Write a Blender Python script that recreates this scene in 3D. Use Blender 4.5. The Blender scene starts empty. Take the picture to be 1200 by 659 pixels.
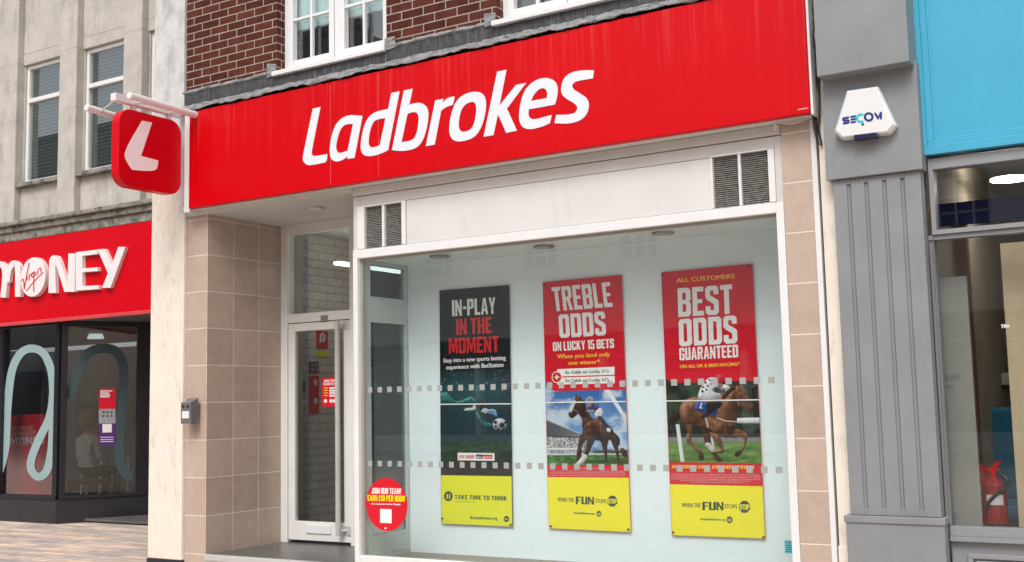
import bpy, bmesh, math, random
from mathutils import Vector, Matrix
from mathutils.geometry import tessellate_polygon
random.seed(7)
sc = bpy.context.scene
col = sc.collection
R = math.radians

# ------------------------------------------------------------------ camera
FPX, YAW, PIT, ROL = 1330.83, .55149, -.10816, -.021687      # focal length in pixels of a 1200 px wide picture
EYE = Vector((0, -7.4, 1.42))
def rot3():
    ca, sa = math.cos(YAW), math.sin(YAW); cb, sb = math.cos(PIT), math.sin(PIT); cc, s_ = math.cos(ROL), math.sin(ROL)
    B = Matrix(((1, 0, 0), (0, 0, -1), (0, 1, 0)))
    Ry = Matrix(((ca, 0, sa), (0, 1, 0), (-sa, 0, ca)))
    Rx = Matrix(((1, 0, 0), (0, cb, -sb), (0, sb, cb)))
    Rz = Matrix(((cc, -s_, 0), (s_, cc, 0), (0, 0, 1)))
    return Rz @ Rx @ Ry @ B
CR = rot3()
cam = bpy.data.cameras.new('camera'); camo = bpy.data.objects.new('camera', cam); col.objects.link(camo)
cam.sensor_width = 36; cam.lens = 36 * FPX / 1200; cam.clip_end = 2000; cam.clip_start = .05
cm = Matrix((CR[0], -CR[1], -CR[2])).transposed().to_4x4(); cm.translation = EYE
camo.matrix_world = cm
sc.camera = camo

# ------------------------------------------------------------------ light
SUN_EL, SUN_AZ = R(50), R(166)          # azimuth clockwise from +Y (into the shops): the sun stands behind the viewer
w = bpy.data.worlds.new("World"); sc.world = w; w.use_nodes = True
nt = w.node_tree; bg = nt.nodes['Background']
sky = nt.nodes.new('ShaderNodeTexSky'); sky.sky_type = 'NISHITA'; sky.sun_disc = False
sky.sun_elevation = SUN_EL; sky.sun_rotation = SUN_AZ; sky.dust_density = 4; sky.air_density = 1.0; sky.ozone_density = 1
hs = nt.nodes.new('ShaderNodeHueSaturation'); hs.inputs['Saturation'].default_value = .3
nt.links.new(sky.outputs[0], hs.inputs['Color']); nt.links.new(hs.outputs[0], bg.inputs[0]); bg.inputs[1].default_value = .15
sl = bpy.data.lights.new('sun', 'SUN'); sl.energy = 1.3; sl.angle = R(25); sl.color = (1, .975, .945)
so = bpy.data.objects.new('sun', sl); col.objects.link(so)
d = Vector((math.sin(SUN_AZ) * math.cos(SUN_EL), math.cos(SUN_AZ) * math.cos(SUN_EL), math.sin(SUN_EL)))
so.rotation_euler = d.to_track_quat('Z', 'Y').to_euler()
vs = sc.view_settings; vs.view_transform = 'Standard'; vs.look = 'None'; vs.exposure = .3; vs.gamma = 1; vs.use_curve_mapping = False
sc.cycles.max_bounces = 8; sc.cycles.transparent_max_bounces = 16; sc.cycles.use_denoising = True

# ------------------------------------------------------------------ measuring: a point of the facade from its place in the photograph
def ray(x, y): return CR.transposed() @ Vector(((x - 600) / FPX, (y - 329.5) / FPX, 1))
def at(x, y, Y=0.0): r = ray(x, y); return EYE + r * ((Y - EYE.y) / r.y)
def onx(x, y, X): r = ray(x, y); return EYE + r * ((X - EYE.x) / r.x)
def onz(x, y, Z): r = ray(x, y); return EYE + r * ((Z - EYE.z) / r.z)
def onplane(x, y, p, n): r = ray(x, y); return EYE + r * ((p - EYE).dot(n) / r.dot(n))

# ------------------------------------------------------------------ materials
def srgb(r, g, b):
    f = lambda c: (c / 255 / 12.92) if c / 255 <= .04045 else ((c / 255 + .055) / 1.055) ** 2.4
    return (f(r), f(g), f(b), 1)
def mat(name, c, rough=.6, var=.1, vs=3, bump=0, bs=60, metal=0, grime_shade=0, gcol=(.06, .055, .045, 1), gscale=(5, 5, .8), spec=.5, gthr=.55, coat=0):
    m = bpy.data.materials.new(name); m.use_nodes = True; t = m.node_tree; N = t.nodes; L = t.links
    p = N['Principled BSDF']; p.inputs['Roughness'].default_value = rough; p.inputs['Metallic'].default_value = metal
    p.inputs['Specular IOR Level'].default_value = spec; p.inputs['Coat Weight'].default_value = coat
    c = tuple(c[:3]) + (1,)
    tc = N.new('ShaderNodeTexCoord'); base = None
    if var:
        n = N.new('ShaderNodeTexNoise'); n.inputs['Scale'].default_value = vs; n.inputs['Detail'].default_value = 7; n.inputs['Roughness'].default_value = .65
        L.new(tc.outputs['Object'], n.inputs['Vector'])
        mr = N.new('ShaderNodeMapRange'); mr.inputs[1].default_value = .3; mr.inputs[2].default_value = .7
        L.new(n.outputs['Fac'], mr.inputs[0])
        mx = N.new('ShaderNodeMix'); mx.data_type = 'RGBA'
        mx.inputs[6].default_value = tuple(v * (1 - var) for v in c[:3]) + (1,); mx.inputs[7].default_value = tuple(min(1, v * (1 + var)) for v in c[:3]) + (1,)
        L.new(mr.outputs[0], mx.inputs[0]); base = mx.outputs[2]
    if grime_shade:
        mp = N.new('ShaderNodeMapping'); mp.inputs['Scale'].default_value = gscale; L.new(tc.outputs['Object'], mp.inputs[0])
        n2 = N.new('ShaderNodeTexNoise'); n2.inputs['Scale'].default_value = 1; n2.inputs['Detail'].default_value = 8; n2.inputs['Roughness'].default_value = .7
        L.new(mp.outputs[0], n2.inputs['Vector'])
        r2 = N.new('ShaderNodeMapRange'); r2.inputs[1].default_value = gthr; r2.inputs[2].default_value = gthr + .2; r2.inputs[3].default_value = 0; r2.inputs[4].default_value = grime_shade
        L.new(n2.outputs['Fac'], r2.inputs[0])
        m2 = N.new('ShaderNodeMix'); m2.data_type = 'RGBA'; m2.inputs[7].default_value = gcol
        if base: L.new(base, m2.inputs[6])
        else: m2.inputs[6].default_value = c
        L.new(r2.outputs[0], m2.inputs[0]); base = m2.outputs[2]
    if base: L.new(base, p.inputs['Base Color'])
    else: p.inputs['Base Color'].default_value = c
    if bump:
        n3 = N.new('ShaderNodeTexNoise'); n3.inputs['Scale'].default_value = bs; n3.inputs['Detail'].default_value = 4; L.new(tc.outputs['Object'], n3.inputs['Vector'])
        b = N.new('ShaderNodeBump'); b.inputs['Strength'].default_value = bump; b.inputs['Distance'].default_value = .01
        L.new(n3.outputs['Fac'], b.inputs['Height']); L.new(b.outputs[0], p.inputs['Normal'])
    return m
def plain(name, c, rough=.6, spec=.5): return mat(name, c, rough, var=0, spec=spec)
def brickmat(name, c1, c2, mortar, bw, bh, ms, off=.5, ox=0, oz=0, var=.15, bump=.5, rough=.75, spec=.4, axes='xz', grime_shade=0, mblend=.1):
    m = bpy.data.materials.new(name); m.use_nodes = True; t = m.node_tree; N = t.nodes; L = t.links
    p = N['Principled BSDF']; p.inputs['Roughness'].default_value = rough; p.inputs['Specular IOR Level'].default_value = spec
    tc = N.new('ShaderNodeTexCoord'); sp = N.new('ShaderNodeSeparateXYZ'); L.new(tc.outputs['Object'], sp.inputs[0])
    cb = N.new('ShaderNodeCombineXYZ')
    def add(sock, v):
        a = N.new('ShaderNodeMath'); a.operation = 'ADD'; L.new(sock, a.inputs[0]); a.inputs[1].default_value = v; return a.outputs[0]
    if axes == 'xy':
        L.new(add(sp.outputs[0], ox), cb.inputs[0]); L.new(add(sp.outputs[1], oz), cb.inputs[1])
    else:
        a = N.new('ShaderNodeMath'); a.operation = 'ADD'; L.new(sp.outputs[0], a.inputs[0]); L.new(sp.outputs[1], a.inputs[1])
        L.new(add(a.outputs[0], ox), cb.inputs[0]); L.new(add(sp.outputs[2], oz), cb.inputs[1])
    bt = N.new('ShaderNodeTexBrick'); bt.offset = off; bt.squash = 1
    bt.inputs['Scale'].default_value = 1; bt.inputs['Brick Width'].default_value = bw; bt.inputs['Row Height'].default_value = bh
    bt.inputs['Mortar Size'].default_value = ms; bt.inputs['Mortar Smooth'].default_value = mblend; bt.inputs['Bias'].default_value = 0
    bt.inputs['Color1'].default_value = c1; bt.inputs['Color2'].default_value = c2; bt.inputs['Mortar'].default_value = mortar
    L.new(cb.outputs[0], bt.inputs['Vector'])
    n = N.new('ShaderNodeTexNoise'); n.inputs['Scale'].default_value = 9; n.inputs['Detail'].default_value = 8; n.inputs['Roughness'].default_value = .7; L.new(tc.outputs['Object'], n.inputs['Vector'])
    mr = N.new('ShaderNodeMapRange'); mr.inputs[1].default_value = .3; mr.inputs[2].default_value = .7; mr.inputs[3].default_value = 1 - var; mr.inputs[4].default_value = 1 + var; L.new(n.outputs['Fac'], mr.inputs[0])
    mx = N.new('ShaderNodeMix'); mx.data_type = 'RGBA'; mx.blend_type = 'MULTIPLY'; mx.inputs[0].default_value = 1
    L.new(bt.outputs['Color'], mx.inputs[6]); L.new(mr.outputs[0], mx.inputs[7]); L.new(mx.outputs[2], p.inputs['Base Color'])
    if bump:
        s = N.new('ShaderNodeMath'); s.operation = 'MULTIPLY_ADD'; s.inputs[1].default_value = -1; L.new(bt.outputs['Fac'], s.inputs[0])
        n2 = N.new('ShaderNodeMath'); n2.operation = 'MULTIPLY'; n2.inputs[1].default_value = .25; L.new(n.outputs['Fac'], n2.inputs[0]); L.new(n2.outputs[0], s.inputs[2])
        b = N.new('ShaderNodeBump'); b.inputs['Strength'].default_value = bump; b.inputs['Distance'].default_value = .006
        L.new(s.outputs[0], b.inputs['Height']); L.new(b.outputs[0], p.inputs['Normal'])
    return m
def glassmat(name, tint=(1, 1, 1, 1), r0=.06, rough=0.0):
    m = bpy.data.materials.new(name); m.use_nodes = True; t = m.node_tree; N = t.nodes; L = t.links
    N.remove(N['Principled BSDF']); out = N['Material Output']
    tr = N.new('ShaderNodeBsdfTransparent'); tr.inputs[0].default_value = tint
    gl = N.new('ShaderNodeBsdfGlossy'); gl.inputs['Roughness'].default_value = rough; gl.inputs[0].default_value = (1, 1, 1, 1)
    lw = N.new('ShaderNodeLayerWeight'); lw.inputs['Blend'].default_value = .5
    pw = N.new('ShaderNodeMath'); pw.operation = 'POWER'; pw.inputs[1].default_value = 4; L.new(lw.outputs['Facing'], pw.inputs[0])
    ma = N.new('ShaderNodeMath'); ma.operation = 'MULTIPLY_ADD'; ma.inputs[1].default_value = .9; ma.inputs[2].default_value = r0; ma.use_clamp = True; L.new(pw.outputs[0], ma.inputs[0])
    mx = N.new('ShaderNodeMixShader'); L.new(ma.outputs[0], mx.inputs[0]); L.new(tr.outputs[0], mx.inputs[1]); L.new(gl.outputs[0], mx.inputs[2])
    L.new(mx.outputs[0], out.inputs[0]); return m
def emit(name, c, s):
    m = bpy.data.materials.new(name); m.use_nodes = True; t = m.node_tree; t.nodes.remove(t.nodes['Principled BSDF'])
    e = t.nodes.new('ShaderNodeEmission'); e.inputs[0].default_value = c; e.inputs[1].default_value = s
    t.links.new(e.outputs[0], t.nodes['Material Output'].inputs[0]); return m

M = {}
def fascia_red():
    m = mat('sign red', (.56, .0, .004), rough=.32, var=.05, vs=.8, spec=.18)
    t = m.node_tree; N = t.nodes; L = t.links; p = N['Principled BSDF']
    src = p.inputs['Base Color'].links[0].from_socket
    tc = N.new('ShaderNodeTexCoord'); sp = N.new('ShaderNodeSeparateXYZ'); L.new(tc.outputs['Object'], sp.inputs[0])
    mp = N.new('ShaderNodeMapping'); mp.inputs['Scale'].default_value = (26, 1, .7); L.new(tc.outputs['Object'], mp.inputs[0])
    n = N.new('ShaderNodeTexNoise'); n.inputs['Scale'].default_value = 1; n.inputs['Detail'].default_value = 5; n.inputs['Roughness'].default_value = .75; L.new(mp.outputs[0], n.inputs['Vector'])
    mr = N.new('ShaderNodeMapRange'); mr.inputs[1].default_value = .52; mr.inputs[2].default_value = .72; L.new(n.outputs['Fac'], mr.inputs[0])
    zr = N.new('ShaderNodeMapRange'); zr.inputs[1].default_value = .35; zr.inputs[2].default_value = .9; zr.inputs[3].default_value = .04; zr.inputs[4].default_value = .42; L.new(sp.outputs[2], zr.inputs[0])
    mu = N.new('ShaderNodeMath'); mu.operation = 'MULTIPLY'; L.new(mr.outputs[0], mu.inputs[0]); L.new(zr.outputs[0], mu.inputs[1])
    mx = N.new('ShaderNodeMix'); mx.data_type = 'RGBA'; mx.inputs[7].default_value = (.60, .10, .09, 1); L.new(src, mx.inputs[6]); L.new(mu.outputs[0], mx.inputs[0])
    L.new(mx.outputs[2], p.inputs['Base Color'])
    return m
M['red'] = fascia_red()
M['redp'] = mat('red paint', (.60, .0, .008), rough=.35, var=.05, spec=.25)
M['white'] = mat('white paint', (.72, .72, .72), rough=.4, var=.04, vs=4, grime_shade=.18, gcol=(.35, .31, .26, 1), gthr=.58)
M['upvc'] = mat('white plastic', (.72, .72, .72), rough=.3, var=.03)
M['cream_trim'] = mat('cream trim', (.58, .56, .54), rough=.5, var=.06, vs=3, grime_shade=.25, gcol=(.3, .25, .2, 1), gthr=.6)
M['doorwhite'] = mat('door frame paint', (.72, .71, .68), rough=.4, var=.04, grime_shade=.15, gcol=(.3, .27, .22, 1), gthr=.6)
M['letter'] = mat('letter white', (.70, .73, .78), rough=.35, var=.03, vs=6)
M['pinkwhite'] = mat('aged white', (.76, .71, .71), rough=.4, var=.05)
M['brick'] = brickmat('red brick', (.105, .030, .021, 1), (.064, .019, .014, 1), (.34, .29, .24, 1), .225, .075, .0055, .5, .02, .01, var=.3, bump=.9, rough=.85, spec=.12)
M['soffit'] = mat('soffit board', (.62, .61, .57), rough=.6, var=.05)
M['render_cream'] = mat('cream render', (.76, .69, .60), rough=.8, var=.05, vs=5, bump=.25, bs=14, grime_shade=.45, gcol=(.36, .30, .24, 1), gscale=(16, 16, 5), gthr=.52)
M['render_grey'] = mat('weathered render', (.56, .56, .55), rough=.85, var=.14, vs=6, bump=.4, bs=22, grime_shade=.75, gcol=(.30, .29, .28, 1), gscale=(8, 8, 3), gthr=.47)
M['stone'] = mat('limestone', (.47, .44, .395), rough=.85, var=.16, vs=3, bump=.3, bs=50, grime_shade=.8, gcol=(.20, .185, .165, 1), gscale=(3, 3, 1.2), gthr=.52)
M['stone_dark'] = mat('sooty stone', (.26, .245, .21), rough=.9, var=.3, vs=8, bump=.6, bs=40, grime_shade=.9, gcol=(.04, .04, .035, 1), gscale=(8, 8, 9), gthr=.46)
M['lead'] = mat('lead sheet', (.27, .272, .275), rough=.5, var=.3, vs=9, bump=.35, bs=30, grime_shade=.92, gcol=(.045, .045, .048, 1), gscale=(13, 50, 60), gthr=.45, spec=.6)  # dark streaks put the shade of the creases into the lead's colour
M['lead_dark'] = mat('lead apron', (.05, .05, .052), rough=.55, var=.4, vs=12, bump=.5, bs=30, grime_shade=.75, gcol=(.42, .42, .40, 1), gscale=(60, 60, 1.2), gthr=.56)
M['dark'] = mat('near black', (.015, .015, .018), rough=.4, var=.2)
M['blackframe'] = mat('black frame', (.012, .012, .017), rough=.3, var=.2)
M['grey'] = mat('grey shopfront paint', (.225, .235, .245), rough=.5, var=.09, vs=3, bump=.12, bs=60, grime_shade=.3, gcol=(.11, .11, .105, 1), gscale=(9, 9, 3), gthr=.6)
M['greyl'] = mat('grey window frame', (.25, .255, .27), rough=.45, var=.05)
M['blue'] = mat('blue panel paint', (.055, .36, .53), rough=.35, var=.07, vs=1.5, spec=.4)
M['board'] = mat('display board', (.76, .85, .865), rough=.55, var=.03, vs=1)
M['sillfloor'] = mat('window bed', (.24, .21, .18), rough=.6, var=.12)
M['mesh'] = None
M['vinyl'] = mat('frosted vinyl', (.32, .33, .315), rough=.6, var=.04)
M['chrome'] = mat('satin steel', (.60, .60, .59), rough=.35, var=.05, metal=.35)
M['steel'] = mat('dull steel', (.33, .33, .32), rough=.38, var=.08, metal=.75)
M['ash'] = mat('grey bin paint', (.20, .195, .19), rough=.35, var=.08, metal=.4)
M['floor_in'] = mat('dark floor', (.05, .05, .052), rough=.5, var=.2)
M['wall_in'] = mat('inner wall', (.40, .38, .35), rough=.8, var=.08)
M['ceil_in'] = mat('inner ceiling', (.5, .5, .49), rough=.8, var=.05)
M['wbrick'] = brickmat('white painted brick', (.70, .67, .63, 1), (.62, .60, .57, 1), (.46, .44, .42, 1), .26, .085, .007, .5, 0, 0, var=.1, bump=.6, rough=.6)
M['gbrick'] = brickmat('grey blue brick', (.36, .39, .46, 1), (.31, .34, .41, 1), (.22, .24, .28, 1), .26, .085, .007, .5, .1, 0, var=.1, bump=.6, rough=.6)  # the inner wall's brick pattern in a darker blue grey
M['glass'] = glassmat('clear glass', (.97, .99, .988, 1), .044)
M['glass_up'] = glassmat('upper glass', (.88, .93, .93, 1), .13)
M['glass_dark'] = glassmat('dim glass', (.90, .92, .92, 1), .04)
M['glass_side'] = glassmat('grey glass', (.60, .64, .66, 1), .05)
M['vyellow'] = mat('poster yellow', (.72, .74, .012), rough=.35, var=.03, vs=1)
M['vyellow2'] = mat('poster warm yellow', (.85, .76, .01), rough=.35, var=.03, vs=1)
M['gold'] = plain('print gold', (.90, .52, .05), .45)
M['pred'] = mat('poster red', (.62, .008, .022), rough=.3, var=.05, vs=1.5, spec=.4)
M['pwhite'] = plain('print white', (.80, .80, .78), .45)
M['pblack'] = plain('print black', (.02, .022, .02), .45)
M['pgreen'] = plain('print dark green', (.018, .045, .03), .45)
M['navy'] = mat('poster night', (.005, .008, .012), rough=.3, var=.3, vs=2)
M['blueprint'] = plain('logo blue', (.008, .02, .20), .4)
M['cyanprint'] = plain('logo cyan', (.01, .48, .52), .4)
M['hookred'] = plain('print scarlet', (.60, .012, .015), .45)

# ------------------------------------------------------------------ geometry helpers
def B(bm, x0, x1, y0, y1, z0, z1):
    v = [bm.verts.new((x, y, z)) for x in (x0, x1) for y in (y0, y1) for z in (z0, z1)]
    for f in ((0, 1, 3, 2), (4, 6, 7, 5), (0, 4, 5, 1), (2, 3, 7, 6), (0, 2, 6, 4), (1, 5, 7, 3)): bm.faces.new([v[i] for i in f])
def quad(bm, *p): return bm.faces.new([bm.verts.new(q) for q in p])
def hexa(bm, a, b):          # two quads of corners -> closed six sided solid
    va = [bm.verts.new(q) for q in a]; vb = [bm.verts.new(q) for q in b]
    bm.faces.new(va); bm.faces.new(vb[::-1])
    for i in range(4): bm.faces.new((va[i], vb[i], vb[(i + 1) % 4], va[(i + 1) % 4]))
def solid(bm, loops, off):   # polygon with holes (first loop outer), extruded by off
    allp = [p for l in loops for p in l]
    tri = tessellate_polygon([[Vector(p) for p in l] for l in loops])
    va = [bm.verts.new(p) for p in allp]
    for t in tri:
        try: bm.faces.new([va[i] for i in t])
        except ValueError: pass
    if off is None: return
    vb = [bm.verts.new(Vector(p) + off) for p in allp]
    for t in tri:
        try: bm.faces.new([vb[i] for i in t][::-1])
        except ValueError: pass
    k = 0
    for l in loops:
        n = len(l)
        for i in range(n): bm.faces.new((va[k + i], va[k + (i + 1) % n], vb[k + (i + 1) % n], vb[k + i]))
        k += n
def tube(bm, p0, p1, r, seg=12, r2=None):
    p0, p1 = Vector(p0), Vector(p1); ax = (p1 - p0).normalized()
    u = ax.orthogonal().normalized(); v = ax.cross(u); r2 = r if r2 is None else r2
    a = [bm.verts.new(p0 + (u * math.cos(2 * math.pi * i / seg) + v * math.sin(2 * math.pi * i / seg)) * r) for i in range(seg)]
    b = [bm.verts.new(p1 + (u * math.cos(2 * math.pi * i / seg) + v * math.sin(2 * math.pi * i / seg)) * r2) for i in range(seg)]
    for i in range(seg): bm.faces.new((a[i], a[(i + 1) % seg], b[(i + 1) % seg], b[i]))
    bm.faces.new(a[::-1]); bm.faces.new(b)
def polytube(bm, pts, r, seg=8):
    for a, b in zip(pts, pts[1:]): tube(bm, a, b, r, seg)
def smooth(pts, n=5):        # closed outline: 3-tuples are corners, 2-tuples are curve points
    out = []; k = len(pts)
    for i in range(k):
        p1, p2 = pts[i], pts[(i + 1) % k]
        c1, c2 = len(p1) > 2, len(p2) > 2
        P0 = Vector(pts[i - 1][:2]); P1 = Vector(p1[:2]); P2 = Vector(p2[:2]); P3 = Vector(pts[(i + 2) % k][:2])
        if c1 and c2: out.append(P1); continue
        t1 = (P2 - P1) * .5 if c1 else (P2 - P0) * .5
        t2 = (P2 - P1) * .5 if c2 else (P3 - P1) * .5
        lim = (P2 - P1).length
        if t1.length > lim: t1 = t1.normalized() * lim
        if t2.length > lim: t2 = t2.normalized() * lim
        for s in range(n):
            t = s / n; h = 2 * t**3 - 3 * t**2 + 1
            out.append(P1 * h + t1 * (t**3 - 2 * t**2 + t) + P2 * (3 * t**2 - 2 * t**3) + t2 * (t**3 - t**2))
    return out
def spline(pts, n=6):        # open curve through points
    out = []; P = [Vector(p) for p in pts]
    for i in range(len(P) - 1):
        a, b, c, d_ = P[max(0, i - 1)], P[i], P[i + 1], P[min(len(P) - 1, i + 2)]
        for s in range(n):
            t = s / n; h = 2 * t**3 - 3 * t**2 + 1
            out.append(b * h + (c - a) * .5 * (t**3 - 2 * t**2 + t) + c * (3 * t**2 - 2 * t**3) + (d_ - b) * .5 * (t**3 - t**2))
    out.append(P[-1]); return out
def ribbon(pts, wd):         # outline of a 2-D stroke
    P = [Vector(p) for p in pts]; L, Rr = [], []
    for i, p in enumerate(P):
        a = (P[i] - P[i - 1]).normalized() if i else (P[1] - P[0]).normalized()
        b = (P[i + 1] - P[i]).normalized() if i < len(P) - 1 else a
        t = (a + b); t = t.normalized() if t.length > 1e-6 else a
        n = Vector((-t.y, t.x)); k = wd / 2 / max(.45, n.dot(Vector((-a.y, a.x))))
        L.append(p + n * k); Rr.append(p - n * k)
    return L, Rr
def strip(bm, pts, wd, to3d, off=None, ramp=0):
    L, Rr = ribbon(pts, wd)
    a = [to3d(p) + Vector((0, -1, 0)) * ramp * i / len(L) for i, p in enumerate(L)]; b = [to3d(p) + Vector((0, -1, 0)) * ramp * i / len(L) for i, p in enumerate(Rr)]
    va = [bm.verts.new(p) for p in a]; vb = [bm.verts.new(p) for p in b]
    for i in range(len(va) - 1): bm.faces.new((va[i], va[i + 1], vb[i + 1], vb[i]))
    if off is not None:
        wa = [bm.verts.new(p + off) for p in a]; wb = [bm.verts.new(p + off) for p in b]; n = len(va)
        for i in range(n - 1):
            bm.faces.new((wa[i], wb[i], wb[i + 1], wa[i + 1])); bm.faces.new((va[i], wa[i], wa[i + 1], va[i + 1])); bm.faces.new((vb[i], vb[i + 1], wb[i + 1], wb[i]))
        bm.faces.new((va[0], vb[0], wb[0], wa[0])); bm.faces.new((va[-1], wa[-1], wb[-1], vb[-1]))
def ring(n, cx, cy, rx, ry=None, a0=0, a1=2 * math.pi):
    ry = rx if ry is None else ry
    return [Vector((cx + rx * math.cos(a0 + (a1 - a0) * i / n), cy + ry * math.sin(a0 + (a1 - a0) * i / n))) for i in range(n)]

W = {}
def thing(name, label, cat, loc, group=None):
    o = bpy.data.objects.new(name, None); col.objects.link(o); o.location = loc; o.empty_display_size = .1
    o['label'] = label; o['category'] = cat
    if group: o['group'] = group
    W[o.name] = Vector(loc); return o
def part(name, bm, m, parent=None, bev=0, label=None, smoothf=False, seg=2):
    me = bpy.data.meshes.new(name)
    bmesh.ops.recalc_face_normals(bm, faces=bm.faces)
    off = W[parent.name] if parent else Vector()
    if off.length: bmesh.ops.translate(bm, verts=bm.verts, vec=-off)
    if smoothf:
        for f in bm.faces: f.smooth = True
    bm.to_mesh(me); bm.free(); me.materials.append(m)
    o = bpy.data.objects.new(name, me); col.objects.link(o)
    if parent: o.parent = parent
    W[o.name] = off.copy()
    if bev:
        b = o.modifiers.new('b', 'BEVEL'); b.width = bev; b.segments = seg; b.limit_method = 'ANGLE'; b.angle_limit = R(40); b.harden_normals = False
    if label: o['label'] = label
    return o
def single(name, bm, m, label, cat, origin, bev=0, group=None, smoothf=False):
    bmesh.ops.translate(bm, verts=bm.verts, vec=-Vector(origin))
    o = part(name, bm, m, None, bev, label, smoothf); o.location = origin; o['category'] = cat; W[o.name] = Vector(origin)
    if group: o['group'] = group
    return o
def struct(name, bm, m): o = part(name, bm, m); o['kind'] = 'structure'; return o
def NB(): return bmesh.new()

# ------------------------------------------------------------------ lettering
BL_ = {}
def _defs():
    w_, t, h, c = .5, .185, .165, .09
    def ch(x0, y0, x1, y1, a, b, cc, d): # chamfered rect: bl br tr tl
        p = []
        p += [(x0 + a, y0)] if a == 0 else [(x0 + a, y0)]
        p = []
        p += [(x0, y0 + a), (x0 + a, y0)] if a else [(x0, y0)]
        p += [(x1 - b, y0), (x1, y0 + b)] if b else [(x1, y0)]
        p += [(x1, y1 - cc), (x1 - cc, y1)] if cc else [(x1, y1)]
        p += [(x0 + d, y1), (x0, y1 - d)] if d else [(x0, y1)]
        return p
    ih = .03
    g = {}
    O = [ch(0, 0, w_, 1, c, c, c, c), ch(t, h, w_ - t, 1 - h, ih, ih, ih, ih)]
    g['O'] = O; g['0'] = O; g['Q'] = O
    g['D'] = [ch(0, 0, w_, 1, 0, c, c, 0), ch(t, h, w_ - t, 1 - h, 0, ih, ih, 0)]
    g['I'] = [[(0, 0), (t, 0), (t, 1), (0, 1)]]
    g['1'] = [[(.08, 0), (.08 + t, 0), (.08 + t, 1), (.1, 1), (0, .9), (0, .78), (.08, .82)]]
    g['L'] = [[(0, 0), (.42, 0), (.42, h), (t, h), (t, 1), (0, 1)]]
    g['T'] = [[(.14, 0), (.14 + t, 0), (.14 + t, 1 - h), (.45, 1 - h), (.45, 1), (0, 1), (0, 1 - h), (.14, 1 - h)]]
    g['E'] = [[(0, 0), (.43, 0), (.43, h), (t, h), (t, .43), (.38, .43), (.38, .57), (t, .57), (t, 1 - h), (.43, 1 - h), (.43, 1), (0, 1)]]
    g['F'] = [[(0, 0), (t, 0), (t, .42), (.38, .42), (.38, .57), (t, .57), (t, 1 - h), (.43, 1 - h), (.43, 1), (0, 1)]]
    g['H'] = [[(0, 0), (t, 0), (t, .43), (w_ - t, .43), (w_ - t, 0), (w_, 0), (w_, 1), (w_ - t, 1), (w_ - t, .58), (t, .58), (t, 1), (0, 1)]]
    g['N'] = [[(0, 0), (.145, 0), (.145, .58), (.35, 0), (w_, 0), (w_, 1), (.355, 1), (.355, .42), (.15, 1), (0, 1)]]
    g['M'] = [[(0, 0), (.14, 0), (.14, .6), (.26, .1), (.38, .1), (.5, .6), (.5, 0), (.64, 0), (.64, 1), (.45, 1), (.32, .48), (.19, 1), (0, 1)]]
    g['W'] = [[(.64 - x, 1 - y) for x, y in g['M'][0]]]
    g['P'] = [ch(0, .4, w_, 1, 0, c, c, 0)[:1] and [(0, 0), (t, 0), (t, .4), (w_ - c, .4), (w_, .4 + c), (w_, 1 - c), (w_ - c, 1), (0, 1)], ch(t, .4 + .14, w_ - t, 1 - h, 0, ih, ih, 0)]
    g['R'] = [[(0, 0), (t, 0), (t, .42), (.24, .42), (.335, 0), (w_ + .01, 0), (.39, .44), (w_, .53), (w_, 1 - c), (w_ - c, 1), (0, 1)], ch(t, .56, w_ - t, 1 - h, 0, ih, ih, 0)]
    g['B'] = [[(0, 0), (w_ - c, 0), (w_, c), (w_, .45), (w_ - .06, .51), (w_, .57), (w_, 1 - c), (w_ - c, 1), (0, 1)], ch(t, h, w_ - t, .44, 0, ih, ih, 0), ch(t, .58, w_ - t, 1 - h, 0, ih, ih, 0)]
    g['A'] = [[(0, 0), (.155, 0), (.185, .2), (.335, .2), (.365, 0), (.52, 0), (.36, 1), (.16, 1)], [(.205, .34), (.315, .34), (.26, .76)]]
    g['U'] = [[(c, 0), (w_ - c, 0), (w_, c), (w_, 1), (w_ - t, 1), (w_ - t, h + ih), (w_ - t - ih, h), (t + ih, h), (t, h + ih), (t, 1), (0, 1), (0, c)]]
    g['J'] = [[(c, 0), (.4 - c, 0), (.4, c), (.4, 1), (.4 - t, 1), (.4 - t, h), (.14, h), (.14, .3), (0, .3), (0, c)]]
    g['C'] = [[(c, 0), (w_ - c, 0), (w_, c), (w_, .36), (w_ - t, .36), (w_ - t, h), (t, h), (t, 1 - h), (w_ - t, 1 - h), (w_ - t, .64), (w_, .64), (w_, 1 - c), (w_ - c, 1), (c, 1), (0, 1 - c), (0, c)]]
    g['G'] = [[(c, 0), (w_, 0), (w_, .54), (.26, .54), (.26, .41), (w_ - t, .41), (w_ - t, h), (t, h), (t, 1 - h), (w_ - t, 1 - h), (w_ - t, .68), (w_, .68), (w_, 1 - c), (w_ - c, 1), (c, 1), (0, 1 - c), (0, c)]]
    S = [(c, 0), (w_ - c, 0), (w_, c), (w_, .46), (w_ - .08, .54), (t, .68), (t, 1 - h), (w_ - t, 1 - h), (w_ - t, .7), (w_, .7), (w_, 1 - c), (w_ - c, 1), (c, 1), (0, 1 - c), (0, .6), (.08, .51), (w_ - t, .36), (w_ - t, h), (t, h), (t, .31), (0, .31), (0, c)]
    g['S'] = [S]
    g['5'] = [[(c, 0), (w_ - c, 0), (w_, c), (w_, .52), (w_ - c, .61), (t, .61), (t, 1 - h), (.46, 1 - h), (.46, 1), (0, 1), (0, .47), (w_ - t, .47), (w_ - t, h), (t, h), (t, .3), (0, .3), (0, c)]]
    g['K'] = [[(0, 0), (t, 0), (t, .32), (.2, .4), (.345, 0), (.52, 0), (.32, .56), (.5, 1), (.335, 1), (t, .6), (t, 1), (0, 1)]]
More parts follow.
